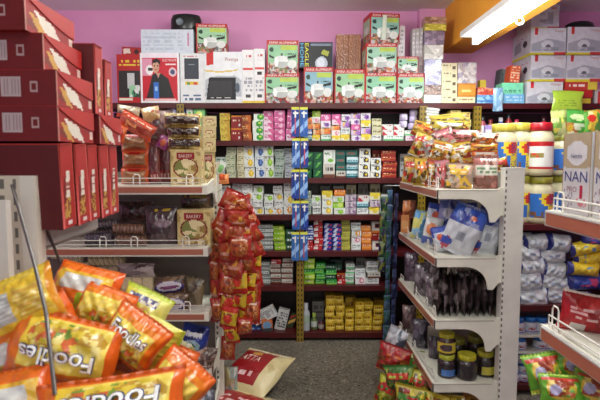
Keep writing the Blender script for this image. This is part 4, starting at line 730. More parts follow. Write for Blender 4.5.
dets = [((447, 204, 480, 256), 2.58, det, 'large white and blue detergent bag leaning right at front of second right shelf', 22, .1), ((477, 205, 500, 256), 2.62, det, 'white and blue detergent bag beside the thick post on second right shelf', 10, .1),
  ((439, 199, 458, 234), 2.78, D((96, 110, 176), ('n', 0, 0, 1, 1, [(96, 110, 176), (140, 150, 196), (60, 70, 150)], 16, 3), ('e', .5, .6, .3, .16, (206, 206, 220))), 'lilac blue detergent bag behind the large leaning one', 4, .08), ((459, 203, 478, 232), 2.78, D((44, 60, 150), ('n', 0, 0, 1, 1, [(44, 60, 150), (80, 100, 190), (30, 40, 100)], 12, 4), ('e', .4, .7, .2, .14, (220, 120, 60))), 'dark blue bag behind the gap between detergent bags', -8, .08),
  ((427, 203, 443, 232), 2.85, det2(2), 'narrow blue and white bag further along second right shelf', 8, .07), ((424, 217, 441, 246), 2.76, D((206, 206, 206), ('e', .4, .6, .3, .2, (206, 120, 70)), ('n', 0, 0, 1, .3, [(206, 206, 206), (90, 110, 180)], 8, 3)), 'white bag with an orange spot behind the wire guard', 12, .07),
  ((433, 226, 448, 252), 2.66, det2(5), 'small white crumpled detergent bag behind the wire guard', -14, .07), ((413, 210, 427, 240), 2.98, D((96, 150, 196), ('n', 0, 0, 1, 1, [(96, 150, 196), (206, 200, 110), (150, 190, 220)], 14, 3)), 'light blue and yellow bag along the wire guard', 10, .06),
  ((403, 200, 416, 218), 3.25, D((170, 96, 60), ('n', 0, 0, 1, 1, [(170, 96, 60), (200, 130, 80), (130, 70, 50)], 8, 3)), 'brown orange packet high at far end of second right shelf', 0, .06)]
for i, ((x0, y0, x1, y1), Y, de, lb, rl, t) in enumerate(dets):
    pbag('detergent_bag', x0, y0, x1, y1, Y, de, lb, 'detergent', roll=rl, yaw=-14, t=t, seed=i+80, pinch=-.04, wr=.12, group='bags on the second right shelf')
pbox('orange_carton', 403, 215, 411, 233, 3.2, .08, D((190, 120, 70), ('r', .1, .2, .9, .7, (206, 150, 100))), 'orange brown carton at far end of second right shelf', 'carton', yaw=-20)
# third shelf: dark packs in a row
for i in range(9):
    x0 = 438+i*6.6; dkc = D((44, 34, 34), ('n', 0, 0, 1, 1, [(44, 34, 34), (26, 20, 22), (76, 64, 64), (34, 26, 28), (120, 110, 110)], 30, i))
    s = 2.56/500; p = P(x0+3.6, 319, 2.56)
    obj('dark_pouch', bag(.18, .225, .05, dkc, i+3, 18, 22, wr=.3, seal=.015, pinch=0), None, f'dark glossy pouch standing upright, {ORD[i]} from left in row on third right shelf', 'pouch', 'dark pouches standing in a row', None, (p.x, 2.64, GZ[2]+.114), RM(0, hang.uniform(-3, 3), 72+hang.uniform(-4, 4)))
pbag('dark_pouch', 455, 270, 484, 281, 2.62, D((60, 46, 46), ('n', 0, 0, 1, 1, [(60, 46, 46), (110, 96, 96), (36, 28, 30)], 20, 3)), 'dark glossy pouch lying flat on top of the upright row', 'pouch', m='clear', roll=-4, t=.03)
for i, ((x0, y0, x1, y1), Y, c, lb) in enumerate([((425, 274, 443, 312), 2.75, (110, 100, 106), 'greyish clear packet left of the dark pouch row'), ((414, 262, 430, 296), 2.95, (96, 86, 96), 'greyish clear packet further along third right shelf'), ((404, 252, 418, 282), 3.15, (84, 66, 84), 'dull violet clear packet near far end of third right shelf'), ((424, 262, 440, 278), 2.95, (140, 130, 134), 'pale clear packet on the greyish ones of third right shelf')]):
    pbag('clear_packet', x0, y0, x1, y1, Y, D(c, ('n', 0, 0, 1, 1, [c, tuple(q+40 for q in c), tuple(q-30 for q in c)], 20, i)), lb, 'packet', m='clear', yaw=-25, t=.07)
# jars
def jar(name, px, yb, yt, Y, wpx, body, lidc, labc, label, cat='jar', z0=None, lidh=.2, squat=False, labf=None, grp=None, txt=None, m='clear'):
    s = Y/500; r = wpx*s/2; h = (yb-yt)*s; Yc = Y+r
    zb = (Zat(yb, Y) if z0 is None else z0)+.0008
    root = empty(name, label, cat, (Xat(px, Yc, (yb+yt)/2), Yc, zb), grp)
    hb = h*(1-lidh)
    b = MB(); pr = [(.001, 0), (r*.85, 0), (r*.97, .04*hb), (r, .1*hb)]+[(r, hb*(.1+.7*i/14)) for i in range(1, 15)]+[(r*.95, .88*hb), (r*.8, .96*hb), (r*.78, hb)]
    def cf(u, z, k):
        v = (z/hb-.14)/(.62)
        if labc is not None and 0 < v < 1: return labf(u, v) if labf else labc
        return body
    b.lathe(pr, 36, cf, m)
    if txt:
        st, c, u0, u1, v0, v1, rot = txt
        def fn(p, q):
            if rot: p, q = 1-q, p
            a = 2*PI*((u0+(u1-u0)*p)-.5)-PI/2; rr_ = r+.0012
            return (rr_*math.cos(a), rr_*math.sin(a), hb*(.14+.62*(v0+(v1-v0)*q)))
        b.text(st, fn, c, 'card')
    obj('jar_body', b, root)
    b = MB(); n = 6
    b.lathe([(r*.82, hb*.985), (r*.86, hb), (r*.86, h-.012*h), (r*.8, h), (r*.7, h-.004*h), (.001, h-.004*h)], 30, lambda u, z, k: tuple(max(0, q-14) for q in lidc) if (int(u*30) % 2 and k < 2) else lidc, 'plast'); obj('lid', b, root)
    return root
YLID = (196, 190, 50)
def jl(u, v): return (60, 70, 120) if (v < .3) else (214, 190, 60) if abs(u-.5) < .3 else (60, 40, 40)
jar('pickle_jar', 446.5, 355, 333, 2.56, 19, (60, 40, 34), YLID, (206, 186, 60), 'pickle jar with yellow label, stacked on the blue labelled jar', 'jar', z0=GZ[3]+24*2.55/500+.001, labf=lambda u, v: (70, 50, 60) if (u-.45)**2*9+(v-.5)**2 < .12 else (206, 186, 60))
jar('pickle_jar', 446.5, 381, 357, 2.55, 19, (40, 30, 34), (176, 180, 60), (50, 100, 170), 'dark jar with blue label under the other jar at left', 'jar', z0=GZ[3], labf=lambda u, v: (60, 110, 180) if .35 < u < .65 and v < .6 else (40, 30, 34))
jar('pickle_jar', 466.5, 383, 357, 2.52, 22, (36, 28, 30), YLID, (34, 28, 32), 'dark unlabelled jar with yellow lid at the very front', 'jar', z0=GZ[3])
jar('pickle_jar', 485, 381.5, 355, 2.56, 19.5, (44, 34, 30), (190, 184, 60), (176, 170, 60), 'jar with a low yellow label beside the thick white post', 'jar', z0=GZ[3], labf=lambda u, v: (186, 176, 60) if v < .7 and u > .4 else (44, 34, 30))
jar('pickle_jar', 475, 381, 350, 2.7, 20, (50, 36, 34), (150, 146, 60), None, 'jar behind the two front jars, only its lid showing clearly', 'jar', z0=GZ[3])
jar('pickle_jar', 457, 381, 352, 2.7, 18, (50, 36, 34), (150, 146, 60), None, 'jar hidden behind the dark front jar, olive lid edge showing', 'jar', z0=GZ[3])
for i, ((x0, y0, x1, y1), Y, c, lb) in enumerate([((428, 335, 442, 366), 2.85, (60, 56, 66), 'dark clear packet behind jars on the fourth right shelf'), ((412, 318, 428, 350), 3.0, (70, 64, 80), 'dull grey packet midway along the fourth right shelf'), ((402, 304, 416, 334), 3.2, (86, 60, 60), 'dull reddish packet near far end of the fourth right shelf'), ((478, 330, 497, 346), 2.8, (50, 36, 30), 'dark brown packet behind jars near the post')]):
    pbag('clear_packet', x0, y0, x1, y1, Y, D(c, ('n', 0, 0, 1, 1, [c, tuple(q+34 for q in c), tuple(q-24 for q in c)], 16, i)), lb, 'packet', m='clear', yaw=-20, t=.08)
# base shelf bags
g_, re_ = (70, 130, 50), (180, 36, 36)
for i, ((x0, y0, x1, y1), Y, de, lb, rl) in enumerate([((384, 340, 414, 366), 2.95, snd(re_, (214, 120, 60), (160, 30, 30), 3), 'bright red bag bulging from base shelf into the aisle', 10), ((392, 360, 420, 388), 2.8, snd(g_, (170, 200, 70), (200, 60, 40), 4), 'green bag under the bright red bag', -12), ((383, 370, 402, 402), 2.85, snd((190, 190, 50), g_, re_, 5), 'yellow green bag at left edge of base shelf', 15),
    ((402, 380, 430, 410), 2.6, snd((206, 186, 50), re_, g_, 6), 'yellow bag with red print lower on base shelf', 0), ((388, 322, 404, 346), 3.15, D((160, 160, 170), ('n', 0, 0, 1, 1, [(150, 150, 160), (206, 206, 214), (100, 110, 130)], 12, 3)), 'pale glossy bag at far end of base shelf', 20), ((426, 388, 446, 412), 2.56, snd((214, 190, 50), o_, re_, 8), 'yellow bag under the blue labelled jar shelf', 8), ((444, 390, 464, 412), 2.56, snd((206, 180, 60), re_, w_, 9), 'yellow and red bag below the dark front jar', -6), ((464, 391, 486, 412), 2.58, snd((190, 120, 60), y_, w_, 10), 'brownish yellow bag on base shelf nearest the post', 5),
    ((408, 346, 430, 372), 2.95, snd((150, 170, 60), re_, g_, 12), 'lime bag behind the red bag on base shelf', -8), ((417, 366, 436, 392), 2.75, snd((200, 190, 60), g_, re_, 13), 'lime yellow bag right of the green bag', 6)]):
    pbag('candy_bag', x0-3-(5 if i < 4 or i > 7 else 0), y0+4, x1+2-(5 if i < 4 or i > 7 else 0), y1+9, Y, de, lb, 'bag', roll=rl, yaw=-30, t=.1, seed=i+120, wr=.15, m='film', group='colourful bags on the base shelf')
# hanging sachet strips at far end of the right rack
hs = obj('hanger_rail', MB().tube([(GX0-.1, GY1+.03, Zat(186, GY1)), (GX0+.12, GY1+.03, Zat(186, GY1))], .004, (150, 150, 150), 'chrome', 6), None, 'thin metal rail carrying the hanging sachet strips at the rack end', 'rail')
for c_, (xp, cols, y0, y1, nm) in enumerate(((384, [(26, 60, 44), (50, 110, 60), (30, 40, 90), (150, 150, 60)], 197, 285, 'dark green'), (390, [(70, 96, 140), (110, 140, 180), (60, 120, 90)], 190, 345, 'blue grey'), (396.5, [(44, 56, 110), (30, 40, 80), (90, 110, 160)], 193, 345, 'dark blue'))):
    n_ = int((y1-y0)/15)
    for i in range(n_):
        ya = y0+i*15; xx = xp - (2 if c_ == 0 else 1.2)*i*.35
        pbag('sachet', xx-3.6, ya, xx+3.6, ya+14.8, GY1+.03+.008*c_, D(tuple(int(q*.8) for q in cols[0]), ('n', 0, 0, 1, 1, [tuple(int(q*.75) for q in z) for z in cols], 14, i+c_*9), ('r', 0, .94, 1, 1, cols[1])), f'{nm} sachet, {ORD[i]} from top of its hanging strip at the rack end', 'sachet', t=.014, seed=i+c_, nu=8, nv=14, yaw=[-20, 15, 30][c_]+hang.uniform(-25, 25), group=f'{nm} sachets hanging in a strip', m='film')
# ================================================================== RIGHT BOARD SHELF GOODS
def mayo(u, v):
    du = u-.5
    if -.25 < du < -.02 and v < .28 and hsh(int(u*40), int(v*9), 3) > .4: return (120, 80, 66)
    q = ((du-.06)/.13)**2+((v-.78)/.34)**2
    if q < .35: return (206, 56, 40)
    if q < 1: return (230, 200, 50)
    if .03 < du < .25: return (224, 198, 44)
    return (48, 108, 190)
def mayr(u, v):
    du = u-.5
    if v > .8 or v < .1: return (186, 30, 34)
    if -.2 < du < -.02 and .4 < v < .6: return (150, 130, 60) if hsh(int(u*40), int(v*12), 8) > .4 else (206, 60, 50)
    return (230, 228, 222)
MY = (206, 196, 160)
jt = [(503, 124, 27, RY+.02, (206, 190, 80), mayo, 'left large mayonnaise jar with blue label, partly behind the thick post'), (518, 123.5, 27, RY+.06, (206, 190, 80), mayo, 'large mayonnaise jar with blue label left of the red labelled jar'), (540, 123, 26, RY+.01, (176, 30, 44), mayr, 'mayonnaise jar with red and white label and red lid'), (562, 135, 23, RY+.08, (176, 170, 80), mayo, 'upper blue labelled jar right of the red labelled jar')]
zt = Zat(176.5, RY)
jt.append((587, 135, 23, RY+.08, (176, 170, 80), mayo, 'blue labelled jar hidden behind the formula box, under the green packet'))
for px, yt, w, Y, lc, lf, lb in jt:
    jar('mayonnaise_jar', px, 176.5, yt, Y, w, MY, lc, WHITE, lb, 'jar', z0=zt+.001, lidh=.14, labf=lf, m='plast', grp='large mayonnaise jars', txt=('REAL MAYO', (30, 60, 140), .535, .63, .06, .94, True) if lf is mayo else None)
for px, w, Y, lb in ((520, 25, RY+.06, 'lower blue labelled jar half behind the thick white post'), (540, 26, RY+.01, 'lower blue and yellow labelled jar under the red labelled one'), (562, 24, RY+.08, 'lower blue labelled jar beside the baby formula box'), (500, 25, RY+.02, 'lower jar fully behind the thick white post'), (587, 24, RY+.08, 'lower jar hidden behind the baby formula box')):
    jar('mayonnaise_jar', px, 225, 177.2, Y, w, MY, (150, 144, 56), WHITE, lb, 'jar', z0=RZ[1], lidh=.14, labf=mayo, m='plast', grp='large mayonnaise jars', txt=('REAL MAYO', (30, 60, 140), .535, .63, .06, .94, True))
# detergent pile (pillow packs lying, ends to camera)
dw = lambda sd: D((196, 200, 206), ('r', 0, 0, .14, 1, (50, 56, 130)), ('r', .9, 0, 1, 1, (50, 56, 130)), ('n', .16, .1, .88, .9, [(206, 208, 212), (190, 196, 204), (214, 216, 220)], 14, sd), ('t', .3, .4, .7, .6, 1, (150, 160, 190), sd, 12))
pl = [((514, 288, 548, 307), 2), ((537, 286, 574, 303), -12), ((514, 270, 542, 289), 4), ((534, 273, 571, 290), -14), ((516, 257, 545, 273), 3), ((540, 262, 566, 277), -10), ((514, 245, 540, 260), -4), ((534, 247, 566, 261), 4), ((522, 235, 548, 248), 6), ((514, 233, 532, 246), -3), ((548, 235, 570, 249), -6), ((560, 292, 590, 307), 0)]
for i, ((x0, y0, x1, y1), rl) in enumerate(pl):
    pbag('washing_powder_pack', x0-1, y0-1, x1+1, y1+3, RY+.07+.03*(i % 2), dw(i), f'white and blue washing powder pack, {["lowest at left", "lowest in the middle", "second up at left", "second up in the middle", "third up at left", "third up in the middle", "fourth up at left", "fourth up in the middle", "topmost centre", "topmost at left", "topmost at right", "lowest at right"][i]} of the pile', 'detergent', roll=rl*-1, t=.1, seed=i+200, seal=.04, wr=.16, pinch=.03, group='washing powder packs in a pile')
pl = [((569, 240, 602, 254), 12, (214, 186, 50), 'topmost yellow'), ((572, 251, 604, 264), 4, (220, 190, 50), 'second from top yellow'), ((566, 262, 600, 275), -4, (214, 180, 44), 'third from top yellow'), ((566, 274, 602, 289), 2, (50, 70, 160), 'blue and pink lowest'), ((580, 234, 604, 246), -8, (60, 60, 130), 'dark blue uppermost')]
for i, ((x0, y0, x1, y1), rl, c, nm) in enumerate(pl):
    pbag('washing_powder_pack', x0, y0, x1, y1+1, RY+.05+.02*(i % 2), D(c, ('r', 0, 0, .12, 1, (50, 50, 120)), ('n', .3, .2, .8, .8, [c, tuple(min(255, q+20) for q in c), (90, 150, 200) if c[0] > 100 else (206, 70, 120)], 9, i)), f'{nm} powder pack in the pile behind the red bag', 'detergent', roll=-rl, t=.09, seed=i+230, seal=.04, group='coloured powder packs at the right')
# blue-lidded tubs
ti = 0
def tublab(u, v):
    if .4 < u < .62 and .3 < v < .75: return (150, 70, 80) if hsh(int(u*36), int(v*8), 4) > .45 else (206, 190, 190)
    return (196, 200, 214) if v > .15 else (90, 100, 170)
for row_, (yb, yt, z0, xs) in enumerate(((337, 320, Zat(337.5, RY), (518, 530, 541)), (353.5, 340.5, Zat(354, RY), (519.5, 540, 553)), (365, 353, None, (521, 534, 546)), (376, 364.5, None, (512, 524, 535)), (386, 375.5, RZ[3], (513, 523, 535)))):
    for c_, px in enumerate(xs):
        big = 13 if not (row_ == 1 and c_ == 1) else 16
        jar('blue_lid_tub', px, yb, yt, RY+.03+.01*(c_ % 2), big, (206, 206, 214), (50, 120, 196), WHITE, f'white tub with blue lid, {["left", "middle", "right"][c_]} of {["top", "second", "third", "fourth", "lowest"][row_]} row by the thick post', 'tub', z0=z0, lidh=.3, labf=tublab, m='plast', grp='white tubs with blue lids')
# packets on the jars: green stock packets and lime bag
gp = D((70, 150, 60), ('n', 0, 0, 1, .5, [(226, 200, 60), (90, 170, 70), (200, 120, 60), (226, 226, 200), (50, 120, 50)], 18, 3), ('e', .5, .72, .36, .12, (200, 220, 160)), ('e', .2, .3, .12, .14, (230, 190, 60)))
pbag('soup_packet', 551, 110, 567, 137, RY+.1, D((176, 190, 110), ('n', 0, .1, 1, .7, [(206, 210, 140), (120, 160, 70), (226, 206, 90)], 14, 3)), 'pale yellow green packet standing on the right hand jars', 'packet', roll=-4, t=.04)
pbag('soup_packet', 564, 110, 590, 137, RY+.13, gp, 'bright green packet behind the baby formula box top', 'packet', roll=5, t=.04, text=[('Soup', .3, .64, .74, .8, (240, 240, 220), 0, .004)])
pbag('soup_packet', 584, 110, 601, 137, RY+.08, D((214, 180, 60), ('n', 0, 0, 1, 1, [(214, 180, 60), (90, 150, 60), (226, 120, 50), (230, 220, 160)], 16, 5), ('e', .4, .7, .25, .14, (206, 50, 40))), 'yellow and orange packet at far right above the formula box', 'packet', roll=-6, t=.04)
pbag('lime_bag', 552, 91, 583, 112, 3.975, D((190, 226, 70), ('t', .15, .25, .85, .6, 3, (150, 190, 60), 3, 14)), 'bright lime yellow bag hanging in front of the white grinder boxes', 'bag', t=.03, roll=2)
# ================================================================== FOREGROUND RIGHT RACK
FX, FY1, FY0 = .722, 1.42, .55
fr = empty('shelf_rack', 'near shelf rack at the right picture edge with broad salmon price strips', 'shelf rack', (0, 0, 0))
FZ = [Zat(210.5, FY1), Zat(326, FY1), Zat(435, FY1)]
for k, z in enumerate(FZ):
    b = MB(); b.box(FX+.004, FX+.36, FY0, FY1, z-.025, z, WHT, 'metal'); sh = obj('shelf', b, fr)
    b = MB(); b.box(FX-.004, FX+.002, FY0, FY1-.006, z-.04, z-.006, (180, 106, 84), 'plast'); b.box(FX, FX+.004, FY0, FY1, z-.045, z+.001, (206, 204, 198), 'metal'); b.box(FX-.005, FX, FY0, FY1-.002, z-.006, z-.001, (206, 204, 198), 'metal'); obj('price_strip', b, sh)
    b = MB(); b.poly([(FX, z), (FX, z-.045), (FX+.2, z-.06), (FX+.36, z-.14), (FX+.36, z)], lambda x, zz: (x, FY1, zz), lambda x, zz: (x, FY1+.01, zz), (190, 184, 172), 'metal'); obj('bracket', b, sh)
    wire_guard(sh, 'y', FX+.012, FY0+.02, FY1-.015, z, [FY1-.05, FY1-.3, FY1-.6], .07 if k else .055)
b = MB(); b.box(FX+.36, FX+.40, FY0, FY1+.01, 0, 1.75, (190, 186, 176), 'metal'); obj('back_panel', b, fr)
# formula boxes
def nan(u, v):
    base = (206, 204, 206)
    if u < .03 or u > .97: return (150, 120, 80)
    if .12 < u < .88 and .56 < v < .97:
        # gold panel with white crest
        e = abs(u-.5)/.36
        if v < .9-.0*e and e < 1 and v > .6+.1*e*e and v < .93-.1*e: return (214, 212, 216)
        return (178, 160, 130)
    if v > .56+.06*abs(u-.5): return (178, 160, 130)
    if v < .045: return (214, 210, 214)
    if v < .2 and .55 < u < .9 and v > .1: return (206, 120, 130) if hsh(int(u*20), int(v*40)) > .5 else base
    if .04 < v < .3 and u < .4: return (150, 130, 150) if hsh(int(u*26), int(v*30)) > .75 else base
    return base
nan.base = (200, 198, 202)
nh = Zat(134, 1.37)-FZ[0]; yy = FY1-.035
for i in range(3):
    w = .132; b = MB(); d = .075
    b.face((-d/2, w/2, 0), (0, -w, 0), (0, 0, nh), nan, 40, 60); b.box(-d/2, d/2, -w/2, w/2, 0, nh, (206, 204, 206), skip=('l',))
    for st, u0, v0, u1, v1, c in (('NAN', .1, .4, .9, .53, (44, 50, 130)), ('PRO', .2, .27, .55, .34, (150, 100, 120)), ('1', .66, .2, .76, .36, (190, 30, 70)), ('Nestle', .3, .69, .7, .75, (110, 110, 140))):
        b.text(st, lambda p, q: (-d/2-.0006, w/2-w*(u0+(u1-u0)*p), nh*(v0+(v1-v0)*q)), c)
    obj('formula_box', b, None, ['white and gold baby formula box at far end of the near right shelf', 'baby formula box cut by the right picture edge', 'baby formula box nearest the camera, outside the picture'][i], 'box', 'baby formula boxes on the near right shelf', None, (FX+.06+.003*i, yy-w/2-i*(w+.008), FZ[0]+.0006), (0, 0, .02*i)) if i < 2 else None
# red bag and lower packets
redb = D((166, 26, 34), ('n', 0, 0, 1, 1, [(166, 26, 34), (140, 20, 28), (186, 40, 44)], 16, 2), ('t', .15, .4, .8, .7, 3, (214, 170, 170), 3, 9), ('r', .2, .1, .5, .3, (200, 190, 186)), ('r', 0, .93, 1, 1, (206, 190, 180)))
pbag('red_bag', 561, 292, 611, 336, 1.37, redb, 'glossy red bag standing on the near right shelf behind wire', 'bag', yaw=-20, roll=8, t=.07, m='film')
nd = D((96, 160, 44), ('e', .5, .5, .36, .34, (206, 170, 50)), ('n', .2, .25, .8, .75, [(206, 176, 60), (180, 90, 40), (226, 200, 110), (150, 60, 40), (110, 160, 60)], 16, 3), ('r', .05, .74, .95, .84, (190, 60, 50)), ('r', 0, 0, 1, .1, (214, 206, 60)), ('r', 0, .92, 1, 1, (170, 200, 60)), ('e', .35, .45, .14, .16, (176, 170, 206)))
for i, ((x0, y0, x1, y1), rl, lb) in enumerate((((526, 352, 566, 392), 30, 'green and yellow noodle packet at far end below the near shelf'), ((556, 352, 600, 384), -22, 'green and yellow noodle packet slanting down right below the near shelf'), ((540, 374, 582, 406), 10, 'green noodle packet at bottom edge under the slanting one'), ((574, 372, 616, 408), -14, 'green and brown noodle packet in the bottom right corner'))):
    pbag('noodle_packet', x0, y0, x1, y1, [1.36, 1.33, 1.27, 1.25][i], nd, lb, 'noodles', roll=-rl*.6, yaw=-25, tilt=-30, t=.07, seed=i+300, wr=.12, group='green noodle packets on the near right rack', back=D((90, 150, 50)))
# ================================================================== FOREGROUND LEFT: red gift boxes on a rack
KX, KY0, KY1 = Xat(38, .97, 230), .93, 1.262
kz = Zat(228, .97)
kr = empty('shelf_rack', 'near white steel rack at left edge carrying the red gift boxes', 'shelf rack', (0, 0, 0))
b = MB(); b.box(KX-.4, KX-.003, KY0+.04, KY1, kz-.02, kz, (200, 196, 188), 'metal'); sh = obj('shelf', b, kr)
b = MB(); b.box(KX-.003, KX+.001, KY0+.02, KY1, kz-.04, kz, (196, 192, 186), 'metal'); obj('price_strip', b, sh)
b = MB(); b.poly([(KX-.08, kz+.001), (KX-.003, kz+.001), (KX-.003, kz-.045), (KX-.08, kz-.15), (KX-.40, kz-.2), (KX-.40, kz)], lambda x, zz: (x, KY0+.036, zz), lambda x, zz: (x, KY0+.042, zz), (206, 202, 194), 'metal'); obj('bracket', b, sh)
b = MB(); b.poly([(KX-.08, kz-.02), (KX-.003, kz-.02), (KX-.003, kz-.045), (KX-.4, kz-.2), (KX-.40, kz-.02)], lambda x, zz: (x, KY1-.006, zz), lambda x, zz: (x, KY1, zz), (206, 202, 194), 'metal'); obj('bracket', b, sh)
pt = Zat(176, .92)
px0 = Xat(-3, .935, 250); px1 = Xat(38, .935, 250)
b = MB(); f = slotface((198, 190, 172), [(.16, .07), (.5, .06)], 48)
b.face((px0, .935, 0), (px1-px0, 0, 0), (0, 0, pt), lambda u, v: (212, 208, 198) if u > .62 else f(u, v), 24, 48*5, 'metal'); b.box(px0, px1, .935, .965, 0, pt, (206, 200, 188), 'metal', skip=('f',)); obj('upright', b, kr)  # right part of the face painted whiter, as the lit side
b = MB(); b.box(Xat(-3, .87, 200), Xat(8, .87, 200), .862, .878, 1.12, Zat(200, .87), (206, 202, 196), 'metal'); obj('hook_plate', b, kr)
# basket shelf under it
bzf = 1.06
b = MB(); b.box(KX-.4, -.24, KY0-.45, .975, bzf-.012, bzf, (186, 182, 172), 'metal'); bs = obj('basket_floor', b, kr)
b = MB(); b.tube([P(12, 185, .86), P(20, 212, .84), P(34, 262, .80), P(46, 312, .76), P(55, 395, .70)], .0032, (110, 106, 104), 'chrome', 8); obj('support_rod', b, kr)
b = MB(); b.tube([P(37, 196, .955), P(44, 222, .98), P(60, 262, 1.06)], .003, (110, 106, 104), 'chrome', 8); obj('support_rod', b, kr)
# gift boxes: long side to the camera, end face to the aisle
R1, R2 = (136, 16, 20), (160, 26, 26)
LONG = .34; BH = .162; BT = .0585
longd = D((104, 10, 16), ('r', 0, 0, 1, .02, (150, 30, 34)), ('r', .7, .28, .805, .8, (176, 158, 162)), ('r', .86, .4, .9, .68, (170, 140, 142)))
def barcode(u, v):
    c = longd(u, v)
    if .705 < u < .80 and .3 < v < .78 and hsh(int(u*260)) > .55: return (150, 128, 134)
    if .868 < u < .892 and .46 < v < .62: return (104, 10, 16)
    return c
barcode.base = (104, 10, 16)
def endface(u, v):
    w = v-.52*(1-u)          # print slants up to the aisle side
    k = u+.35*v
    if .42 < k < .72 and .1 < w+.25 < .52: return (220, 212, 200)
    if .28 < k < .42 and 0 < w+.3 < .4: return (196, 150, 70)
    if .12 < k < .28 and .08 < w+.38 < .3: return (120, 40, 30)
    if .88 < u < .96 and .12 < v < .4: return (214, 190, 180)
    return (152, 22, 24)
endface.base = (152, 22, 24)
def curve_flap(b, x, W, H, vert=False):
    # tuck flap with curved edge, raised slightly off the end face
    n = 10; pts = [(0, 1), (1, 1)]+[(1-t, .42+.56*(t**1.6)) for t in [i/n for i in range(n+1)]]
    o = (lambda e: (lambda u, v: (x+e, -W/2+W*u, H*v)))
    b.poly(pts[:2]+pts[2:-1]+[], o(.0004), o(.0022), (176, 38, 34))
def lying_box(px, py_top, Y0, z0, label, shift=0, ddepth=.165, L=LONG):
    b = MB(); W = ddepth; H = BT+.006
    b.face((-L/2, -W/2, 0), (L, 0, 0), (0, 0, H), barcode, 120, 16); b.face((L/2, -W/2, 0), (0, W, 0), (0, 0, H), endface, 34, 16)
    b.box(-L/2, L/2, -W/2, W/2, 0, H, (140, 18, 22), skip=('f', 'r'))
    o = obj('gift_box', b, None, label, 'gift box', 'red gift boxes', None, (px-L/2, Y0+W/2, z0), (0, 0, 0))
    f = MB(); curve_flap(f, L/2, W, H); f.box(-L/2, L/2, -W/2, W/2, H, H+.0012, (150, 24, 26)) ; obj('tuck_flap', f, o)
    f = MB(); f.box(L/2-.001, L/2+.0012, -W/2, -W/2+.004, 0, H, (190, 120, 110)); obj('folded_edge', f, o)
    return o
def standing_box(xr, Y0, z0, label, lean=0, L=LONG, H=BH, T=BT, sd=0, tiltv=0):
    b = MB()
    def spine(u, v):
        k = u-.25*(v-.5)
        if u < .06 or u > .94: return (206, 96, 84)  # rim highlight painted along both spine edges
        if .4 < k < .66 and .36 < v < .68: return (216, 208, 196) if hsh(int(v*44), sd) > .15 else (150, 90, 80)
        if .22 < k < .4 and .3 < v < .62: return (120, 20, 22)
        if .3 < k < .72 and .12 < v < .36: return (190, 146, 70) if hsh(int(u*9), int(v*30), sd) > .4 else (130, 60, 30)
        if .4 < u < .7 and .03 < v < .09: return (214, 200, 200)
        return (166, 34, 32)  # spine red brightened in colour to offset weak light on this side
    b.face((-L, -T/2, 0), (L, 0, 0), (0, 0, H), D((84, 8, 16)), 1, 1); b.face((0, -T/2, 0), (0, T, 0), (0, 0, H), spine, 20, 60)
    b.box(-L, 0, -T/2, T/2, 0, H, (140, 20, 24), skip=('f', 'r'))
    # rounded front spine edge
    o = obj('gift_box', b, None, label, 'gift box', 'red gift boxes', None, (xr, Y0+T/2, z0), (math.radians(tiltv), 0, math.radians(lean)))
    f = MB(); f.tube([(.0, -T/2+.003, .001), (.0, -T/2+.003, H-.001)], .0026, (186, 70, 66), 'card', 6); f.box(-L, .0025, -T/2+.002, T/2-.004, H, H+.002, (170, 40, 38)); obj('folded_edge', f, o)
    return o
gx = Xat(63, .955, 200)
zs = kz+.001
for i in range(5):
    standing_box(gx+(.003 if i % 2 else 0), .952+i*(BT+.003), zs, f'red gift box standing upright on the near rack, {ORD[i]} from the camera', sd=i, lean=[0, -1, .5, -.5, 1][i], tiltv=[3.5, 4, 3, 4, 2][i])
z1 = zs+BH+.005
HH = BT+.006+.0016
lying_box(gx+.0, 0, .945, z1, 'red gift box lying directly on the standing row, nearest the camera')
lying_box(gx+.0, 0, .945, z1+HH, 'red gift box second up in the near lying pile')
lying_box(gx-.022, 0, .945, z1+2*HH, 'red gift box third up in the near lying pile', L=.34)
lying_box(gx-.042, 0, .925, z1+3*HH, 'topmost red gift box of the near pile, catching glare', ddepth=.2)
lying_box(gx+.006, 0, 1.13, z1, 'red gift box lying behind the near pile on the standing row', ddepth=.135)
standing_box(gx+.003, 1.118, z1+HH, 'tall red gift box standing on edge behind the lying pile', sd=7, lean=1, L=.24, H=.15, T=.05)
standing_box(gx+.001, 1.182, z1+HH, 'shorter red gift box standing behind the taller one', sd=9, lean=-2, L=.24, H=.128, T=.045)
pbox('paper_carton', -6, -3, 15, 5.5, 1.0, .1, D((214, 200, 140), ('n', 0, 0, 1, 1, [(220, 206, 140), (196, 190, 170), (230, 220, 190)], 8, 3)), 'pale carton corner on the topmost red gift box', 'carton')
# ================================================================== NOODLE PACKETS
fc = [(214, 190, 60), (226, 204, 90), (190, 150, 50), (206, 100, 50), (120, 150, 60), (230, 214, 130)]
def foodles(u, v):
    pic = foodles.p
    if u < .08 or u > .93: return (222, 96, 24)
    if v > .86 or v < .08: return (222, 104, 28)
    if u > .84: return (228, 120, 30)
    if v > .74: return (226, 130, 34)
    if .1 < v < .5 and ((u-.45)/.36)**2+((v-.28)/.24)**2 < 1: return pic(u, v)
    if .60 < u < .84 and v < .5: return (230, 196, 60)
    return (232, 208, 90)
foodles.p = D((214, 190, 60), ('n', 0, 0, 1, 1, fc, 220, 3)); foodles.base = (226, 120, 30)
def food2(u, v):
    if u < .1 or u > .9: return (222, 90, 22)
    if v > .8: return (226, 110, 26)
    if v < .15: return (214, 190, 50)
    if .2 < u < .8 and .4 < v < .72: return (206, 206, 204)
    if .5 < u < .9 and v < .35: return (150, 190, 50)
    return (228, 120, 30) if v < .4 else (226, 180, 50)
food2.base = (226, 120, 30)
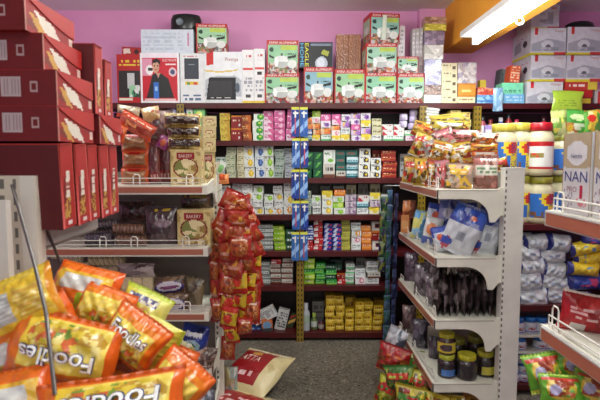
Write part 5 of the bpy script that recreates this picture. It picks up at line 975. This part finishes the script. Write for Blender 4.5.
def food3(u, v):
    if u < .07 or u > .93: return (214, 140, 30)
    if v > .84: return (226, 196, 60)
    if v < .1: return (222, 120, 40)
    if .1 < u < .5 and .2 < v < .7: return (200, 200, 196) if int(v*30) % 2 else (176, 176, 176)
    if .55 < u < .9 and .2 < v < .7: return (206, 160, 60) if int(v*24) % 2 else (214, 190, 80)
    return (224, 186, 50)
food3.base = (224, 186, 50)
def food4(u, v):
    if v > .9 or v < .08: return (176, 190, 50)
    if ((u-.6)/.2)**2+((v-.4)/.16)**2 < 1: return (206, 90, 60) if ((u-.6)/.1)**2+((v-.4)/.09)**2 < 1 else (220, 170, 130)
    if .15 < u < .8 and .66 < v < .82: return (90, 90, 130) if hsh(int(u*20), int(v*26)) > .5 else (210, 206, 190)
    return (206, 200, 70) if (u+v) < 1.1 else (216, 216, 120)
food4.base = (206, 200, 70)
TXT = [('Foodles', .14, .5, .8, .72, (50, 60, 120), .04, .0075), ('Foodles', .14, .5, .8, .72, (244, 244, 244), .012, .0098)]
fp = [
 ((10, 318, 118, 384), .95, foodles, 192, TXT, 'orange noodle packet with upside down white lettering, centre of the near pile', .075, -15),
 ((104, 312, 164, 362), 1.0, foodles, 36, TXT, 'orange noodle packet slanting down right with white lettering', .065, -10),
 ((40, 378, 186, 452), .84, foodles, 172, TXT, 'lowest big noodle packet, cut by the bottom picture edge', .085, -20),
 ((52, 266, 118, 312), 1.12, food2, 14, [], 'orange noodle packet back side up with white panel, top of pile', .06, -30),
 ((-20, 276, 58, 332), .98, food3, -24, [], 'yellow noodle packet with grey text panel at left edge', .06, -15),
 ((14, 302, 76, 348), 1.04, foodles, -34, [], 'yellow and orange noodle packet tucked between left edge and centre', .055, -20),
 ((118, 290, 168, 330), 1.10, food4, 24, [], 'lime yellow packet behind the slanting noodle packet', .055, -20),
 ((136, 314, 174, 362), 1.06, food4, -62, [], 'lime yellow packet with a red round picture at right of the pile', .055, -10),
 ((-30, 372, 52, 430), .88, food2, -12, [], 'orange noodle packet in the bottom left corner', .07, -20),
 ((148, 356, 205, 412), .96, foodles, 40, [], 'orange noodle packet at lower right end of the pile', .065, -15),
 ((78, 288, 132, 330), 1.07, foodles, 18, [], 'orange packet mostly hidden under the top packet', .055, -25),
 ((-24, 318, 30, 380), .99, food2, 60, [], 'orange packet at left edge below the yellow one', .06, -10),
 ((0, 350, 60, 396), 1.0, D((70, 36, 30), ('n', 0, 0, 1, 1, [(70, 36, 30), (96, 40, 30), (50, 30, 30)], 12, 2)), 5, [], 'dark brown packet deep in the near pile', .05, -30),
 ((60, 340, 150, 396), 1.04, D((206, 110, 36), ('n', 0, 0, 1, 1, [(206, 110, 36), (150, 60, 30), (226, 180, 60)], 14, 2)), -8, [], 'orange brown packet filling the gap under the centre ones', .06, -20),
 ((120, 340, 190, 400), 1.06, foodles, 20, [], 'orange noodle packet buried under the lime packets', .06, -20)]
def shift_text(dv): return [(s, u0, v0+dv, u1, v1+dv, cc, of, li) for s, u0, v0, u1, v1, cc, of, li in TXT]
fp[0] = fp[0][:4]+(shift_text(-.06),)+fp[0][5:]
fp[2] = fp[2][:4]+(shift_text(-.3),)+fp[2][5:]
for i, ((x0, y0, x1, y1), Y, de, rl, tx, lb, t, ti_) in enumerate(fp):
    Y *= .84; xm, ym, hw, hh = (x0+x1)/2, (y0+y1)/2, (x1-x0)*.53, (y1-y0)*.53; x0, x1, y0, y1 = xm-hw, xm+hw, ym-hh, ym+hh
    pbag('noodle_packet', x0, y0, x1, y1, Y, de, lb, 'noodles', roll=rl, tilt=ti_, t=t, seed=i+11, text=tx, nu=56 if tx else 34, nv=40 if tx else 28, wr=.15, seal=.0 if False else .05, pinch=.04, group='noodle packets heaped on the near left rack')
# ================================================================== LIGHT
def area(name, loc, rot, sx, sy, power, col=(1, 1, 1)):
    l = bpy.data.lights.new(name, 'AREA'); l.shape = 'RECTANGLE'; l.size = sx; l.size_y = sy; l.energy = power; l.color = col
    o = bpy.data.objects.new(name, l); C.objects.link(o); o.location = loc; o.rotation_euler = rot; return o
def lamp(name, loc, power, r=.12, col=(1, 1, 1)):
    l = bpy.data.lights.new(name, 'POINT'); l.shadow_soft_size = r; l.energy = power; l.color = col
    o = bpy.data.objects.new(name, l); C.objects.link(o); o.location = loc
area('tube_light', (fx, 3.0, fz-.03), (0, 0, 0), .05, 1.2, 18, (.9, 1, .97))
lamp('fill_lamp', (-1.2, 2.5, 2.42), 20, .14, (.97, 1, .93))  # these point lamps are added fill, out of view, brightening wall and racks
lamp('fill_lamp', (-.05, 2.8, 2.56), 22, .14, (.97, 1, .93))
lamp('fill_lamp', (.45, .95, 2.5), 32, .14, (.98, 1, .95))
lamp('fill_lamp', (.2, -.1, 2.35), 10, .14, (.97, 1, .93))
area('front_fill_light', (.1, -2.2, 1.7), (math.radians(84), 0, 0), 1.8, 1.7, 26, (1, .97, .93))  # added fill from behind the camera, standing for unseen doorway daylight
w = bpy.data.worlds.new('world'); SC.world = w; w.use_nodes = True
w.node_tree.nodes['Background'].inputs[0].default_value = (.8, .85, 1, 1); w.node_tree.nodes['Background'].inputs[1].default_value = .25
SC.view_settings.view_transform = 'Standard'; SC.view_settings.look = 'None'; SC.view_settings.gamma = 1; SC.view_settings.exposure = .12
SC.cycles.use_denoising = True; SC.cycles.max_bounces = 6
